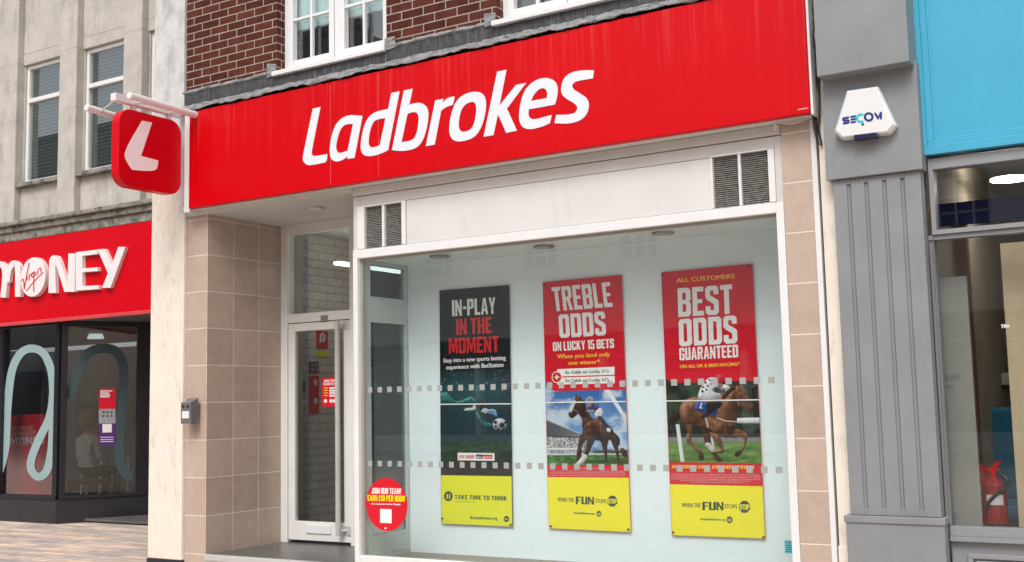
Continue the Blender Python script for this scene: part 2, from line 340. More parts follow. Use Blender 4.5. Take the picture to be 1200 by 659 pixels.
    g['Y'] = [[(.17, 0), (.335, 0), (.335, .4), (.5, 1), (.335, 1), (.252, .62), (.17, 1), (0, 1), (.17, .4)]]
    g['V'] = [[(.165, 0), (.335, 0), (.5, 1), (.34, 1), (.25, .35), (.16, 1), (0, 1)]]
    g['-'] = [[(.03, .4), (.28, .4), (.28, .56), (.03, .56)]]
    g['!'] = [[(0, .3), (t, .3), (t, 1), (0, 1)]]
    g['£'] = [[(0, 0), (.45, 0), (.45, h), (.24, h), (.24, .4), (.38, .4), (.38, .53), (.24, .53), (.24, 1 - h), (.31, 1 - h), (.31, .7), (.46, .7), (.46, 1 - c), (.46 - c, 1), (c + .06, 1), (.07, 1 - c), (.07, .53), (0, .53), (0, .4), (.07, .4), (.07, h), (0, h)]]
    return g
BL_ = _defs()
def block_loops(s, gap=.07, space=.22):
    x = 0; out = []
    for chh in s:
        if chh == ' ': x += space; continue
        ls = BL_[chh]; wd = max(p[0] for p in ls[0])
        out.append([[(p[0] + x, p[1]) for p in l] for l in ls])
        if chh == '!': out.append([[(x, 0), (x + .165, 0), (x + .165, .17), (x, .17)]])
        x += wd + gap
    return out, x - gap
_tc = {}
def font_mesh(s):
    if s in _tc: return _tc[s]
    cu = bpy.data.curves.new('t', 'FONT'); cu.body = s; cu.resolution_u = 3
    o = bpy.data.objects.new('t', cu); col.objects.link(o)
    dg = bpy.context.evaluated_depsgraph_get()
    me = o.evaluated_get(dg).to_mesh()
    V = [v.co.to_2d() for v in me.vertices]; F = [list(p.vertices) for p in me.polygons]
    o.evaluated_get(dg).to_mesh_clear(); bpy.data.objects.remove(o); bpy.data.curves.remove(cu)
    _tc[s] = (V, F); return V, F
def basis(BLp, BRp, TLp, f):
    o = f(*BLp); return o, f(*BRp) - o, f(*TLp) - o
OUT = Vector((0, -1, 0))
def block(bm, s, BLp, BRp, TLp, f, lift=.001, off=None, shear=0, gap=.07):
    o, u, v = basis(BLp, BRp, TLp, f); ls, wd = block_loops(s, gap)
    for l in ls:
        solid(bm, [[o + u * (p[0] / wd) + v * p[1] + OUT * lift for p in k] for k in l], off)
def write(bm, s, BLp, BRp, TLp, f, lift=.001, bold=0, mirror=False):
    o, u, v = basis(BLp, BRp, TLp, f); V, F = font_mesh(s)
    x0 = min(p.x for p in V); x1 = max(p.x for p in V); cap = .72
    for k in ([0] if not bold else [-bold, 0, bold]):
        vv = [bm.verts.new(o + u * (((p.x - x0) / (x1 - x0)) if not mirror else 1 - (p.x - x0) / (x1 - x0)) + u.normalized() * k + v * (p.y / cap) + OUT * (lift + (k + bold) * .15)) for p in V]
        for t in F: bm.faces.new([vv[i] for i in t])
def face(bm, pts, f, lift): solid(bm, [[f(*p) + OUT * lift for p in pts]], None)

exec_order = []
# ================================================================== GROUND
bm = NB(); quad(bm, (-150, -150, 0), (150, -150, 0), (150, 150, 0), (-150, 150, 0))
def paving():
    m = brickmat('street paving', (.64, .55, .48, 1), (.44, .40, .365, 1), (.29, .26, .23, 1), .42, .14, .006, .43, 0, 0, var=.25, bump=.4, rough=.75, axes='xy')
    t = m.node_tree; N = t.nodes; L = t.links; p = N['Principled BSDF']
    src = p.inputs['Base Color'].links[0].from_socket
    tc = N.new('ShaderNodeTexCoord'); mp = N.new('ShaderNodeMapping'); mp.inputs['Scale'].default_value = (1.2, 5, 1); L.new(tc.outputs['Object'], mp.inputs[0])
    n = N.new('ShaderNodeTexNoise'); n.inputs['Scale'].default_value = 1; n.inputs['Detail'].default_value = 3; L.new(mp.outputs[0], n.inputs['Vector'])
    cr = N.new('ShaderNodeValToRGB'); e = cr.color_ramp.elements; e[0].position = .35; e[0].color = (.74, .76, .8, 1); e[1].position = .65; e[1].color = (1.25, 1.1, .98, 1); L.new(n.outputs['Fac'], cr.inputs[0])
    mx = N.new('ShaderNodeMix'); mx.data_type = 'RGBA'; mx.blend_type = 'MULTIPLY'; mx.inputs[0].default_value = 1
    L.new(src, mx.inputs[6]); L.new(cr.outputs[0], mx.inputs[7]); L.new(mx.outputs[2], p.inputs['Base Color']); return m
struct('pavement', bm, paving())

# ================================================================== BOOKMAKER'S SHOP (brick building)
XL = at(216.5, 600, 0).x            # left end of the tiled front
XC = at(242, 450, 0).x              # corner of the entrance recess
XF = at(414.3, 450, 0).x            # window frame, left outer edge
XFi = at(425, 450, .06).x
XG = at(920.4, 285, 0).x              # window frame right inner post, outer edge
XR = at(962.9, 285, 0).x            # right end of the tiled pier
ZST = at(243, 650, 0).z             # step top
ZS = at(340, 265, 1.0).z            # recess soffit
FY = -.155
ZFB = at(600, 186.2, FY).z; ZFT = at(400, 93.2, FY).z
XFL, XFR = at(220.9, 240.3, FY).x, at(949, 127, FY).x
DY = 1.0                            # door plane
BYD = .70                           # display board
ZTR0, ZTR1 = at(419.4, 303.1, 0).z, at(421, 292.6, 0).z   # transom bottom / top
ZHD = at(414, 231.3, 0).z           # head trim line
print('dims', XL, XC, XF, XG, XR, ZST, ZS, ZFB, ZFT, ZTR0, ZTR1, ZHD)

shop = thing('brick_building', 'red brick building over the white framed betting shop window and its tiled entrance', 'building', (-5, 0, 0))
# --- upper brick wall with two window openings
WY = .10
w1x0, w1x1 = at(333.7, 50, WY).x, at(461.5, 50, WY).x
zs1 = at(400, 73, WY).z
w2x0 = at(589.3, 10, WY).x; w2x1 = w2x0 + (w1x1 - w1x0)
ZW1 = zs1 + 1.75
ZB0 = ZFT - .25
XBL = at(219, 60, 0).x
XBR = XR + .02
bm = NB(); T = .0
for a, b in ((XBL, w1x0), (w1x1, w2x0), (w2x1, XBR)): B(bm, a, b, 0, .35, ZB0, ZW1)
for a, b in ((w1x0, w1x1), (w2x0, w2x1)): B(bm, a, b, 0, .35, ZB0, zs1 - .02)
B(bm, XBL, XBR, 0, .35, ZW1, ZW1 + 5)
part('wall', bm, M['brick'], shop)
# solid party walls and back so the building is a volume
bm = NB(); B(bm, XBL, XBR, 8.6, 8.9, 0, ZW1 + 5); B(bm, XBL, XBR, .35, 8.6, ZW1 + 4.8, ZW1 + 5); B(bm, XBL, XBL + .2, 2.5, 8.6, 0, ZW1 + 4.8); B(bm, XBR - .2, XBR, .4, 8.6, 0, ZW1 + 4.8)
B(bm, XBL + .2, XBR - .2, .36, 8.6, 3.35, 3.5)
part('rear_wall', bm, M['wall_in'], shop)
def sash(x0, x1, z0, z1):
    f = NB(); y = WY
    def bar(a, b, c, e, y0=0, y1=.07): B(f, a, b, y + y0, y + y1, c, e)
    fw = .05; bar(x0, x0 + fw, z0, z1); bar(x1 - fw, x1, z0, z1); bar(x0 + fw, x1 - fw, z1 - fw, z1); bar(x0 + fw, x1 - fw, z0, z0 + .05)
    mid = (x0 + x1) / 2; bar(mid - .03, mid + .03, z0 + .05, z1 - fw)
    win = part('window', f, M['upvc'], shop, .004)
    s = NB()
    for a, b in ((x0 + fw, mid - .03), (mid + .03, x1 - fw)):
        a += .003; b -= .003; c0 = z0 + .053; c1 = z1 - fw - .003; q = .055
        B(s, a, a + q, y - .012, y + .05, c0, c1); B(s, b - q, b, y - .012, y + .05, c0, c1); B(s, a + q, b - q, y - .012, y + .05, c1 - q, c1); B(s, a + q, b - q, y - .012, y + .05, c0, c0 + q)
        m2 = (a + b) / 2; B(s, m2 - .012, m2 + .012, y - .006, y + .03, c0 + q, c1 - q)
        n = 4; 
        for i in range(1, n):
            zz = c0 + q + (c1 - c0 - 2 * q) * i / n
            B(s, a + q, m2 - .013, y - .004, y + .03, zz - .012, zz + .012); B(s, m2 + .013, b - q, y - .004, y + .03, zz - .012, zz + .012)
    part('sash', s, M['upvc'], win, .003)
    g = NB(); B(g, x0 + fw, x1 - fw, y + .052, y + .058, z0 + .05, z1 - fw); part('pane', g, M['glass_up'], win)
    c = NB(); n = 40
    pts = [(x0 + .05 + (x1 - x0 - .1) * i / n, y + .085 + .006 * math.sin(i * 1.7)) for i in range(n + 1)]
    zc = z0 + .42
    for (xa, ya), (xb, yb) in zip(pts, pts[1:]): hexa(c, [(xa, ya, zc), (xb, yb, zc), (xb, yb, z1), (xa, ya, z1)], [(xa, ya + .004, zc), (xb, yb + .004, zc), (xb, yb + .004, z1), (xa, ya + .004, z1)])
    part('blind', c, M['blind'], win)
    k = NB(); B(k, x0 - .02, x1 + .01, -.055, y + .02, z0 - .045, z0 - .002); part('sill', k, M['upvc'], win, .006)
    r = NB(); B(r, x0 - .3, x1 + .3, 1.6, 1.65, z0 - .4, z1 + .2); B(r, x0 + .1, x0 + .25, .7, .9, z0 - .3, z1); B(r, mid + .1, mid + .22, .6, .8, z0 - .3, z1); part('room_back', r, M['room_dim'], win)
M['blind'] = mat('pale blind', (.62, .74, .73), rough=.8, var=.05)
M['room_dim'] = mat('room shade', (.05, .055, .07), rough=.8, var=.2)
sash(w1x0, w1x1, zs1, ZW1)
sash(w2x0, w2x1, zs1, ZW1)

# --- lead flashing over the sign
def flashing():
    bm = NB(); n = 420; rows = 14; V = []
    rnd = random.Random(3); ph = [rnd.uniform(0, 6) for _ in range(8)]
    def wob(x, k): return .5 * math.sin(x * 7.3 + ph[k]) + .35 * math.sin(x * 17.9 + ph[(k + 1) % 8]) + .3 * math.sin(x * 41 + ph[(k + 2) % 8])
    for i in range(n + 1):
        x = XBL - .02 + (XFR - XBL + .02) * i / n; row = []
        for j in range(rows):
            t = j / (rows - 1)
            y = -.006 - .165 * t ** .8; z = ZFT + .115 - .088 * t ** 1.15
            if j: z += .012 * wob(x, j % 8) + rnd.uniform(-.0025, .003); y += rnd.uniform(-.003, .002) - .010 * wob(x * 1.3, (j * 3 + 3) % 8)
            if j == rows - 1: z -= .010 + .006 * wob(x * .8, 5)
            row.append(bm.verts.new((x, y, z)))
        V.append(row)
    for i in range(n):
        for j in range(rows - 1): bm.faces.new((V[i][j], V[i + 1][j], V[i + 1][j + 1], V[i][j + 1]))
    fl = part('flashing', bm, M['lead'], shop, smoothf=True)
    sm = fl.modifiers.new('s', 'SOLIDIFY'); sm.thickness = .005
    ap = NB(); zt = at(250, 103.5, 0).z
    for a, b, z1 in ((XBL - .02, w1x0 - .02, zt), (w1x0 - .02, w1x1 + .01, zs1 - .05), (w1x1 + .01, w2x0 - .02, zt), (w2x0 - .02, w2x1, zs1 - .05), (w2x1, XBR, zt)):
        m = 60; V = []
        for i in range(m + 1):
            xa = a + (b - a) * i / m
            V.append([ap.verts.new((xa, -.010 - .006 * abs(wob(xa * 2, 1)) - rnd.uniform(0, .003) - .008 * (k == 0), ZFT + .06 + (z1 - ZFT - .06) * k / 3 + (rnd.uniform(-.004, .004) if k == 3 else 0))) for k in range(4)])
        for i in range(m):
            for k in range(3): ap.faces.new((V[i][k], V[i + 1][k], V[i + 1][k + 1], V[i][k + 1]))
    ao = part('lead_apron', ap, M['lead_dark'], fl); sm = ao.modifiers.new('s', 'SOLIDIFY'); sm.thickness = .004
    for a, b in ((XBL - .02, w1x0 - .1), (w1x1 + .1, w2x0 - .1), (w2x1 + .1, XBR)):
        ed = NB(); m = 30; V = []
        for i in range(m + 1):
            xa = a + (b - a) * i / m; h0 = zt - .012 + .006 * wob(xa, 2)
            V.append([ed.verts.new(p) for p in ((xa, -.018 - rnd.uniform(0, .004), h0), (xa, -.030 - rnd.uniform(0, .006), h0 + .012), (xa, -.026, h0 + .034 + rnd.uniform(-.004, .004)), (xa, -.002, h0 + .042))])
        for i in range(m):
            for k in range(3): ed.faces.new((V[i][k], V[i + 1][k], V[i + 1][k + 1], V[i][k + 1]))
        part('lead_cap', ed, M['lead'], fl)
    for x in (w1x0 - .05, w1x1 + .05, w2x0 - .05, w2x1 + .05):
        ed = NB(); q = [rnd.uniform(-.012, .012) for _ in range(8)]
        hexa(ed, [(x - .05 + q[0], -.03, zt - .03 + q[1]), (x + .05 + q[2], -.032, zt - .02), (x + .05, -.024, zt + .085 + q[3]), (x - .055, -.022, zt + .095 + q[4])], [(x - .05 + q[0], -.003, zt - .03 + q[1]), (x + .05 + q[2], -.003, zt - .02), (x + .05, -.003, zt + .085 + q[3]), (x - .055, -.003, zt + .095 + q[4])])
        part('lead_corner', ed, M['lead'], fl, .004)
flashing()

# --- shopfront: tiled piers
M['tile_side'] = brickmat('tan tiles recess', srgb(186, 166, 151), srgb(174, 154, 139), srgb(222, 210, 196), DY / 3, .3405, .0035, 0, 0, 0, var=.10, bump=.3, rough=.35, spec=.5)
M['tile_front'] = brickmat('tan tiles front', srgb(186, 166, 151), srgb(178, 158, 143), srgb(225, 214, 200), 30, .3405, .0035, 0, 14, 0, var=.10, bump=.3, rough=.35, spec=.5)
ZJ = at(242, 471.7, 0).z
def set_off(m, ox, oz):
    adds = [n for n in m.node_tree.nodes if n.type == 'MATH' and n.operation == 'ADD' and not n.inputs[1].is_linked]
    adds[0].inputs[1].default_value = ox; adds[1].inputs[1].default_value = oz
shl = W[shop.name]
set_off(M['tile_side'], -(XC - shl.x) - 0 + .0, -ZJ % .3405)
set_off(M['tile_front'], 14, -ZJ % .3405)
for a_, b_ in ((XL, XC - .012), (at(921, 285, 0).x, at(956.5, 285, 0).x)): bm = NB(); B(bm, a_, b_, 0, .2, 0, ZFB + .02); part('tiled_pier', bm, M['tile_front'], shop)
bm = NB(); B(bm, XC - .0115, XC, .001, DY, 0, ZFB + .02)
part('tiled_wall', bm, M['tile_side'], shop)
bm = NB(); B(bm, XL, XC - .012, .2, DY + .3, 0, ZFB + .02); part('recess_core', bm, M['wall_in'], shop)
bm = NB(); x0 = at(956.5, 285, 0).x; B(bm, x0, XR, -.012, .15, 0, ZFB - .01); part('edge_trim', bm, M['white'], shop, .003)
# step and recess floor
bm = NB(); B(bm, XC, XF, .03, DY + .1, 0, ZST); part('entrance_step', bm, mat('dark terrazzo', (.10, .098, .092), rough=.35, var=.25, vs=40), shop)
bm = NB(); B(bm, XC + .002, XF - .002, -.025, .029, ZST - .055, ZST + .004); part('step_nosing', bm, M['chrome'], shop, .012)
bm = NB(); B(bm, XC, XF, -.012, .028, 0, ZST - .056); part('step_riser', bm, M['cream_trim'], shop)
# soffit
bm = NB(); B(bm, XL, XF, -.02, DY + .05, ZS, ZS + .05); B(bm, XF, XR, -.10, .0, ZFB - .004, ZFB + .05); B(bm, XL, XF, -.10, -.021, ZFB - .004, ZFB + .05)
sof = part('soffit', bm, M['soffit'], shop)
p = onz(369, 243.5, ZS); bm = NB()
tube(bm, p + Vector((0, 0, -.012)), p + Vector((0, 0, .01)), .095, 24); 
dl = part('downlight', bm, M['chrome'], sof, .004)
bm = NB(); tube(bm, p + Vector((0, 0, -.0145)), p + Vector((0, 0, -.0122)), .06, 20); part('bulb', bm, M['pwhite'], dl)
# head boards above the window
bm = NB()
B(bm, XF, XG, .0, .08, ZHD + .006, ZFB - .006)
B(bm, XF, XF + .05, .012, .08, ZTR1, ZHD); B(bm, XG - .05, XG, .012, .08, ZTR1, ZHD)
hz = .085; B(bm, XF + .05, XG - .05, .012, .08, ZHD - hz, ZHD)
part('head_board', bm, M['cream_trim'], shop, .003)
# frieze panel and two vents
def vent(quads, xa, xb):
    f = NB(); zt = ZHD - hz - .003; zb = ZTR1 + .002
    (a0, a1), (b0, b1), z0, z1 = quads
    y0, y1 = .0, .07
    B(f, xa, a0, y0, y1, zb, zt); B(f, a1, b0, y0 + .006, y1, z0, z1); B(f, b1, xb, y0, y1, zb, zt); B(f, a0, b1, y0, y1, zb, z0); B(f, a0, b1, y0, y1, z1, zt)
    v = part('vent', f, M['white'], shop, .004)
    s = NB(); 
    for p0, p1 in ((a0, a1), (b0, b1)):
        k = int((z1 - z0) / .014)
        for i in range(k):
            z = z0 + (z1 - z0) * (i + .5) / k
            j = random.uniform(-.0015, .0015)
            hexa(s, [(p0, .028, z - .005 + j), (p1, .028, z - .005 - j), (p1, .028, z + .001 - j), (p0, .028, z + .001 + j)], [(p0, .044, z + .002), (p1, .044, z + .002), (p1, .044, z + .008), (p0, .044, z + .008)])
        B(s, p0, p1, .05, .055, z0, z1)
    part('louvre', s, mat('dusty louvre', (.20, .19, .175), rough=.85, var=.5, vs=30), v)
def vx(px, y): return at(px, y, .02).x
xa1 = at(475, 262, .0).x; xa0 = at(833, 215, 0).x
vent(((vx(428.6, 268), vx(448.8, 268)), (vx(451.6, 266), vx(472.2, 266)), at(428.6, 292, .02).z, at(428.6, 243.3, .02).z), XF + .051, xa1)
vent(((vx(836.7, 215), vx(866.3, 213)), (vx(869.3, 211), vx(901.8, 209)), at(850, 244, .02).z, at(850, 181.5, .02).z), xa0, XG - .051)
bm = NB(); B(bm, xa1 + .003, xa0 - .003, .014, .07, ZTR1 + .002, ZHD - hz - .003); part('frieze_panel', bm, mat('frieze paint', (.64, .63, .62), rough=.5, var=.05, vs=2, grime_shade=.3, gcol=(.42, .38, .34, 1), gscale=(7, 7, 1.2), gthr=.56), shop, .003)

# --- display window
ZSB = at(500, 656.5, 0).z            # top of bottom bar
dw = NB()
B(dw, XF, XFi, 0, .06, 0, ZTR1 - .002); B(dw, at(911, 285, 0).x, XG, 0, .06, 0, ZTR1 - .002)
B(dw, XFi, at(911, 285, 0).x, .0, .06, ZTR0, ZTR1 - .002); B(dw, XFi, at(911, 285, 0).x, .0, .06, ZSB - .09, ZSB)
B(dw, XFi, at(911, 285, 0).x, .03, .3, 0, ZSB - .092)
win = part('display_window', dw, M['white'], shop, .004)
XGi = at(911, 285, 0).x
g = NB(); B(g, XFi, XGi, .062, .069, ZSB, ZTR0); part('pane', g, M['glass'], win)
bm = NB(); B(bm, XFi, XFi + .025, .04, .062, ZSB, ZTR0); B(bm, XFi + .025, XGi, .04, .062, ZTR0 - .02, ZTR0); part('glazing_bead', bm, mat('aluminium bead', (.30, .28, .25), rough=.4, var=.1), win)
bm = NB()
for (pa, pb) in (((433.7, 457.1), (887, 446)), ((433.7, 543.2), (895.6, 550.6))):
    A_ = at(*pa, .06); Z_ = at(*pb, .06); pitch = .102; n = round((Z_.x - A_.x) / pitch); sdt = .0225
    for i in range(-1, n + 2):
        c = A_.lerp(Z_, i / n)
        if c.x < XFi + .03 or c.x > XGi - .03: continue
        B(bm, c.x - sdt, c.x + sdt, .0595, .0612, c.z - sdt, c.z + sdt)
part('dot_pattern', bm, M['vinyl'], win)
# display interior: bed, back board, ceiling, right cheek
ZBED = at(540, 650.3, BYD).z
ZDC = onx(434, 305.6, XFi).z
bm = NB(); B(bm, XFi, XG + .03, BYD, BYD + .03, ZBED, ZDC); part('display_board', bm, M['board'], shop)
bm = NB(); B(bm, XFi + .0, XG + .03, .07, BYD - .001, ZBED - .05, ZBED); part('display_bed', bm, M['sillfloor'], shop)
bm = NB(); B(bm, XG, XG + .03, .07, BYD - .001, ZBED, ZDC); part('display_cheek', bm, M['board'], shop)
bm = NB(); B(bm, XFi, XG + .03, .07, BYD + .03, ZDC + .001, ZDC + .06); dc = part('display_ceiling', bm, M['board'], shop)
for px, py in ((515, 300), (637, 288.5), (777, 272.5)):
    p = onz(px, py, ZDC); bm = NB(); tube(bm, p + Vector((0, 0, -.014)), p, .085, 24); o = part('downlight', bm, M['steel'], dc, .004)
    bm = NB(); tube(bm, p + Vector((0, 0, -.0165)), p + Vector((0, 0, -.0142)), .055, 20); part('bulb', bm, M['ceil_in'], o)
# left glazed return (between display and entrance)
XS = XFi + .0
za = onx(441, 348, XS).z; zb = onx(441, 378, XS).z; zc = onx(450, 625.5, XS).z
sd = NB(); ya, yb = .075, BYD - .002
B(sd, XS - .05, XS, ya, ya + .10, ZBED, ZDC); B(sd, XS - .05, XS, yb - .035, yb, ZBED, ZDC); B(sd, XS - .05, XS, ya + .10, yb - .035, zb, za); B(sd, XS - .05, XS, ya + .10, yb - .035, ZBED - .05, zc); B(sd, XS - .05, XS, ya + .10, yb - .035, ZDC - .03, ZDC)
B(sd, XS + .001, XS + .006, ya + .10, yb - .035, zc - .16, zc - .15)
sr = part('side_frame', sd, mat('side frame paint', (.50, .56, .54), rough=.4, var=.05), shop, .004)
bm = NB(); B(bm, XS - .028, XS - .022, ya + .10, yb - .035, zc, zb); B(bm, XS - .028, XS - .022, ya + .10, yb - .035, za, ZDC - .03); part('pane', bm, M['glass_side'], sr)

# --- door
xd0 = at(334.5, 500, DY).x; xd1 = XFi
zdt, zdb = at(340, 377.5, DY).z, at(340, 632, DY).z
fr = NB()
xl0, xl1 = at(339.5, 500, DY).x, at(412, 500, DY).x     # door leaf
zt0, zt1 = at(337, 380, DY).z, at(337, 371.5, DY).z     # transom bar
ztop = at(340, 276, DY).z
B(fr, XC, xl0 - .005, DY - .03, DY + .07, ZST, ZS); B(fr, xl1 + .006, xl1 + .07, DY - .03, DY + .07, ZST, ZS)
B(fr, xl0 - .005, xl1 + .006, DY - .03, DY + .07, zt0 + .004, zt1 + .02); B(fr, xl0 - .005, xl1 + .006, DY - .03, DY + .07, ztop, ZS)
B(fr, xl1 + .07, XFi, DY, DY + .05, ZST, ZST + .3); B(fr, xl1 + .07, XFi, DY, DY + .05, zt0, zt1 + .02); B(fr, xl1 + .07, XFi, DY, DY + .05, ztop, ZS)
df = part('door_frame', fr, M['doorwhite'], shop, .004)
bm = NB(); B(bm, xl0 - .005, xl1 + .006, DY + .02, DY + .026, zt1 + .02, ztop); part('pane', bm, M['glass_dark'], df)
bm = NB(); B(bm, xl1 + .07, XFi, DY + .02, DY + .026, ZST + .3, zt0); B(bm, xl1 + .07, XFi, DY + .02, DY + .026, zt1 + .02, ztop); part('side_pane', bm, M['glass_side'], df)
bm = NB(); c = at(383, 373.6, DY); B(bm, c.x - .04, c.x + .04, DY - .045, DY - .0305, c.z - .025, c.z + .028); part('closer_plate', bm, M['steel'], df)
lf = NB(); zl1 = zt0 - .004; zl0 = zdb; q0 = at(347, 500, DY).x; q1 = at(404.5, 500, DY).x; gz1 = at(360, 388, DY).z; gz0 = at(360, 611, DY).z
B(lf, xl0, q0, DY - .02, DY + .03, zl0, zl1); B(lf, q1, xl1, DY - .02, DY + .03, zl0, zl1); B(lf, q0, q1, DY - .02, DY + .03, gz1, zl1); B(lf, q0, q1, DY - .02, DY + .03, zl0, gz0)
door = part('door', lf, M['doorwhite'], shop, .004)
bm = NB(); B(bm, q0, q1, DY + .003, DY + .009, gz0, gz1); part('pane', bm, M['glass_dark'], door)
bm = NB(); hx = at(395.5, 480, DY - .09).x; hz0, hz1 = at(396, 628, DY - .09).z, at(396, 376, DY - .09).z
tube(bm, (hx, DY - .09, hz0), (hx, DY - .09, hz1), .024, 16)
for z in (hz0 + .04, hz1 - .04): tube(bm, (hx, DY - .09, z), (hx + .05, DY - .02, z), .014, 10); B(bm, hx + .01, hx + .14, DY - .028, DY - .0205, z - .045, z + .045)
part('handle', bm, M['chrome'], door, .003)
bm = NB(); a = at(358.5, 625, DY - .03); b = at(387.5, 619.5, DY - .03); B(bm, a.x, b.x, DY - .032, DY - .021, a.z - .0, a.z + .085); part('letter_plate', bm, M['upvc'], door, .004)
# interior of the shop behind door
it = NB(); XI = XC - .05
YL = onx(362, 450, XI).y; print('lobby', YL, onx(376, 397, XI).y); B(it, XI - .1, XI, DY + .31, YL, 0, ZS + .1)
part('lobby_wall', it, M['gbrick'], shop)
it = NB(); B(it, XI - .14, XI - .04, YL + .005, 8.4, 0, 3.3); part('inner_wall', it, M['wbrick'], shop)
it = NB(); B(it, XI - .1, XG, 6.2, 6.3, 0, 3.3); part('far_wall', it, M['wall_in'], shop)
it = NB(); B(it, XI - .03, XBR - .25, DY + .08, 6.2, ZST - .02, ZST - .001); B(it, XI - .03, XBR - .25, DY + .08, 6.2, -.02, ZST - .021); part('inner_floor', it, M['floor_in'], shop)
it = NB(); B(it, XI - .03, XBR - .25, DY + .08, 6.2, ZS - .02, ZS + .04); ic = part('inner_ceiling', it, M['ceil_in'], shop)
it = NB(); B(it, XF + .1, XF + .14, BYD + .04, 6.1, ZST, 3.1); part('partition', it, M['wall_in'], shop)
p = onz(405, 312, ZS - .06); p = Vector((-7.3, 1.62, 2.83)); te = emit('tube light', (1, .93, .82, 1), 6.5)
for dy_ in (0,): bm = NB(); B(bm, p.x - .035, p.x + .035, p.y - .45 + dy_, p.y + .6 + dy_, p.z, p.z + .03); part('strip_light', bm, te, ic)

# ================================================================== FASCIA SIGN
fs = thing('fascia_sign', 'long red fascia sign with white slanted lettering above the betting shop window', 'sign', (XFL, 0, ZFB))
bm = NB(); B(bm, XFL, XFR, FY, -.03, ZFB, ZFT); part('panel', bm, M['red'], fs, .006, seg=3)
bm = NB(); B(bm, XFL - .075, XFL - .002, FY + .012, -.05, ZFB - .03, ZFT - .02); part('end_cap', bm, M['white'], fs, .004); bm = NB(); B(bm, XFR + .002, XFR + .02, FY + .01, -.05, ZFB - .01, ZFT + .05); part('end_cap', bm, M['white'], fs, .004)
bm = NB()
sx = at(387, 150, FY - .0012).x
for sx_, wd in ((at(387, 150, FY).x, .003), (at(443, 130, FY).x, .0022)): B(bm, sx_, sx_ + wd, FY - .0006, FY + .001, ZFB + .02, ZFT - .03)
part('panel_joint', bm, mat('joint line', (.55, .16, .13), var=.2), fs)
s7 = 5.4889
def c7(x, y): return at(350 + x / s7, 80 + y / s7, FY)
def c8(x, y): return at(520 + x / s7, 70 + y / s7, FY)
C = 1
LET = [
 (c7, [[(92, 262, C), (142, 250, C), (86, 535), (87, 556), (104, 566), (186, 553, C), (181, 596), (168, 607), (75, 625), (42, 613), (28, 580)]]),
 (c7, [[(412, 308, C), (361, 578, C), (315, 585, C), (318, 568, C), (285, 590), (248, 601), (218, 591), (203, 555), (203, 500), (215, 435), (234, 378), (262, 338), (300, 312), (345, 303)],
       [(351, 359, C), (317, 530, C), (290, 541), (262, 546), (246, 530), (243, 495), (258, 430), (276, 388), (304, 364)]]),
 (c7, [[(597, 161, C), (651, 149, C), (577, 528, C), (540, 546), (497, 561), (450, 567), (416, 555), (401, 518), (405, 455), (420, 385), (440, 335), (470, 300), (508, 279), (577, 263, C)],
       [(560, 322, C), (523, 497, C), (492, 508), (465, 508), (452, 490), (453, 450), (465, 390), (486, 345), (515, 329)]]),
 (c7, [[(678, 145, C), (735, 133, C), (713, 237, C), (748, 226), (790, 226), (823, 250), (836, 290), (831, 355), (813, 430), (790, 480), (758, 512), (715, 527), (660, 533), (601, 528, C)],
       [(701, 296, C), (735, 284), (764, 291), (773, 322), (768, 380), (755, 432), (735, 459), (705, 471), (663, 476, C)]]),
 (c7, [[(880, 208, C), (932, 198, C), (928, 224, C), (952, 199), (975, 188), (1005, 183, C), (994, 236, C), (950, 252), (918, 274, C), (876, 493, C), (819, 503, C)]]),
 (c8, [[(215, 208), (252, 223), (271, 260), (272, 320), (258, 390), (235, 450), (200, 495), (150, 519), (95, 527), (57, 512), (39, 472), (40, 410), (55, 335), (80, 275), (115, 237), (163, 214)],
       [(186, 273), (206, 286), (211, 325), (202, 390), (185, 435), (160, 457), (125, 464), (103, 450), (98, 412), (107, 350), (122, 312), (150, 284)]]),
 (c8, [[(345, 78, C), (405, 66, C), (360, 297, C), (465, 165, C), (532, 150, C), (408, 316, C), (472, 458, C), (403, 472, C), (350, 352, C), (321, 487, C), (258, 497, C)]]),
 (c8, [[(696, 357, C), (684, 410, C), (635, 431), (560, 448), (512, 436), (488, 392), (488, 330), (500, 265), (521, 205), (557, 160), (610, 127), (668, 120), (713, 139), (733, 180), (731, 235), (717, 290, C), (549, 321, C), (546, 352), (557, 377), (585, 384), (640, 372)],
       [(562, 267, C), (580, 230), (610, 195), (640, 185), (660, 196), (667, 220), (664, 248, C)]]),
 (c8, [[(968, 70, C), (960, 122, C), (900, 132), (851, 143), (829, 164), (836, 190), (880, 220), (920, 250), (935, 290), (925, 340), (900, 375), (860, 399), (800, 412), (714, 410, C), (725, 356, C), (790, 355), (842, 344), (859, 320), (855, 296), (830, 275), (782, 246), (758, 212), (760, 162), (780, 117), (820, 86), (885, 71)]]),
]
bm = NB()
for f, loops in LET: solid(bm, [[f(*p) + OUT * .004 for p in smooth(l, 6)] for l in loops], Vector((0, .0035, 0)))
part('lettering', bm, M['letter'], fs)
bm = NB(); p = at(941, 130.5, FY - .0005); B(bm, p.x - .035, p.x + .035, FY - .0012, FY - .0002, p.z + .012, p.z + .02); part('maker_tag', bm, mat('dull tag', (.6, .3, .3)), fs)

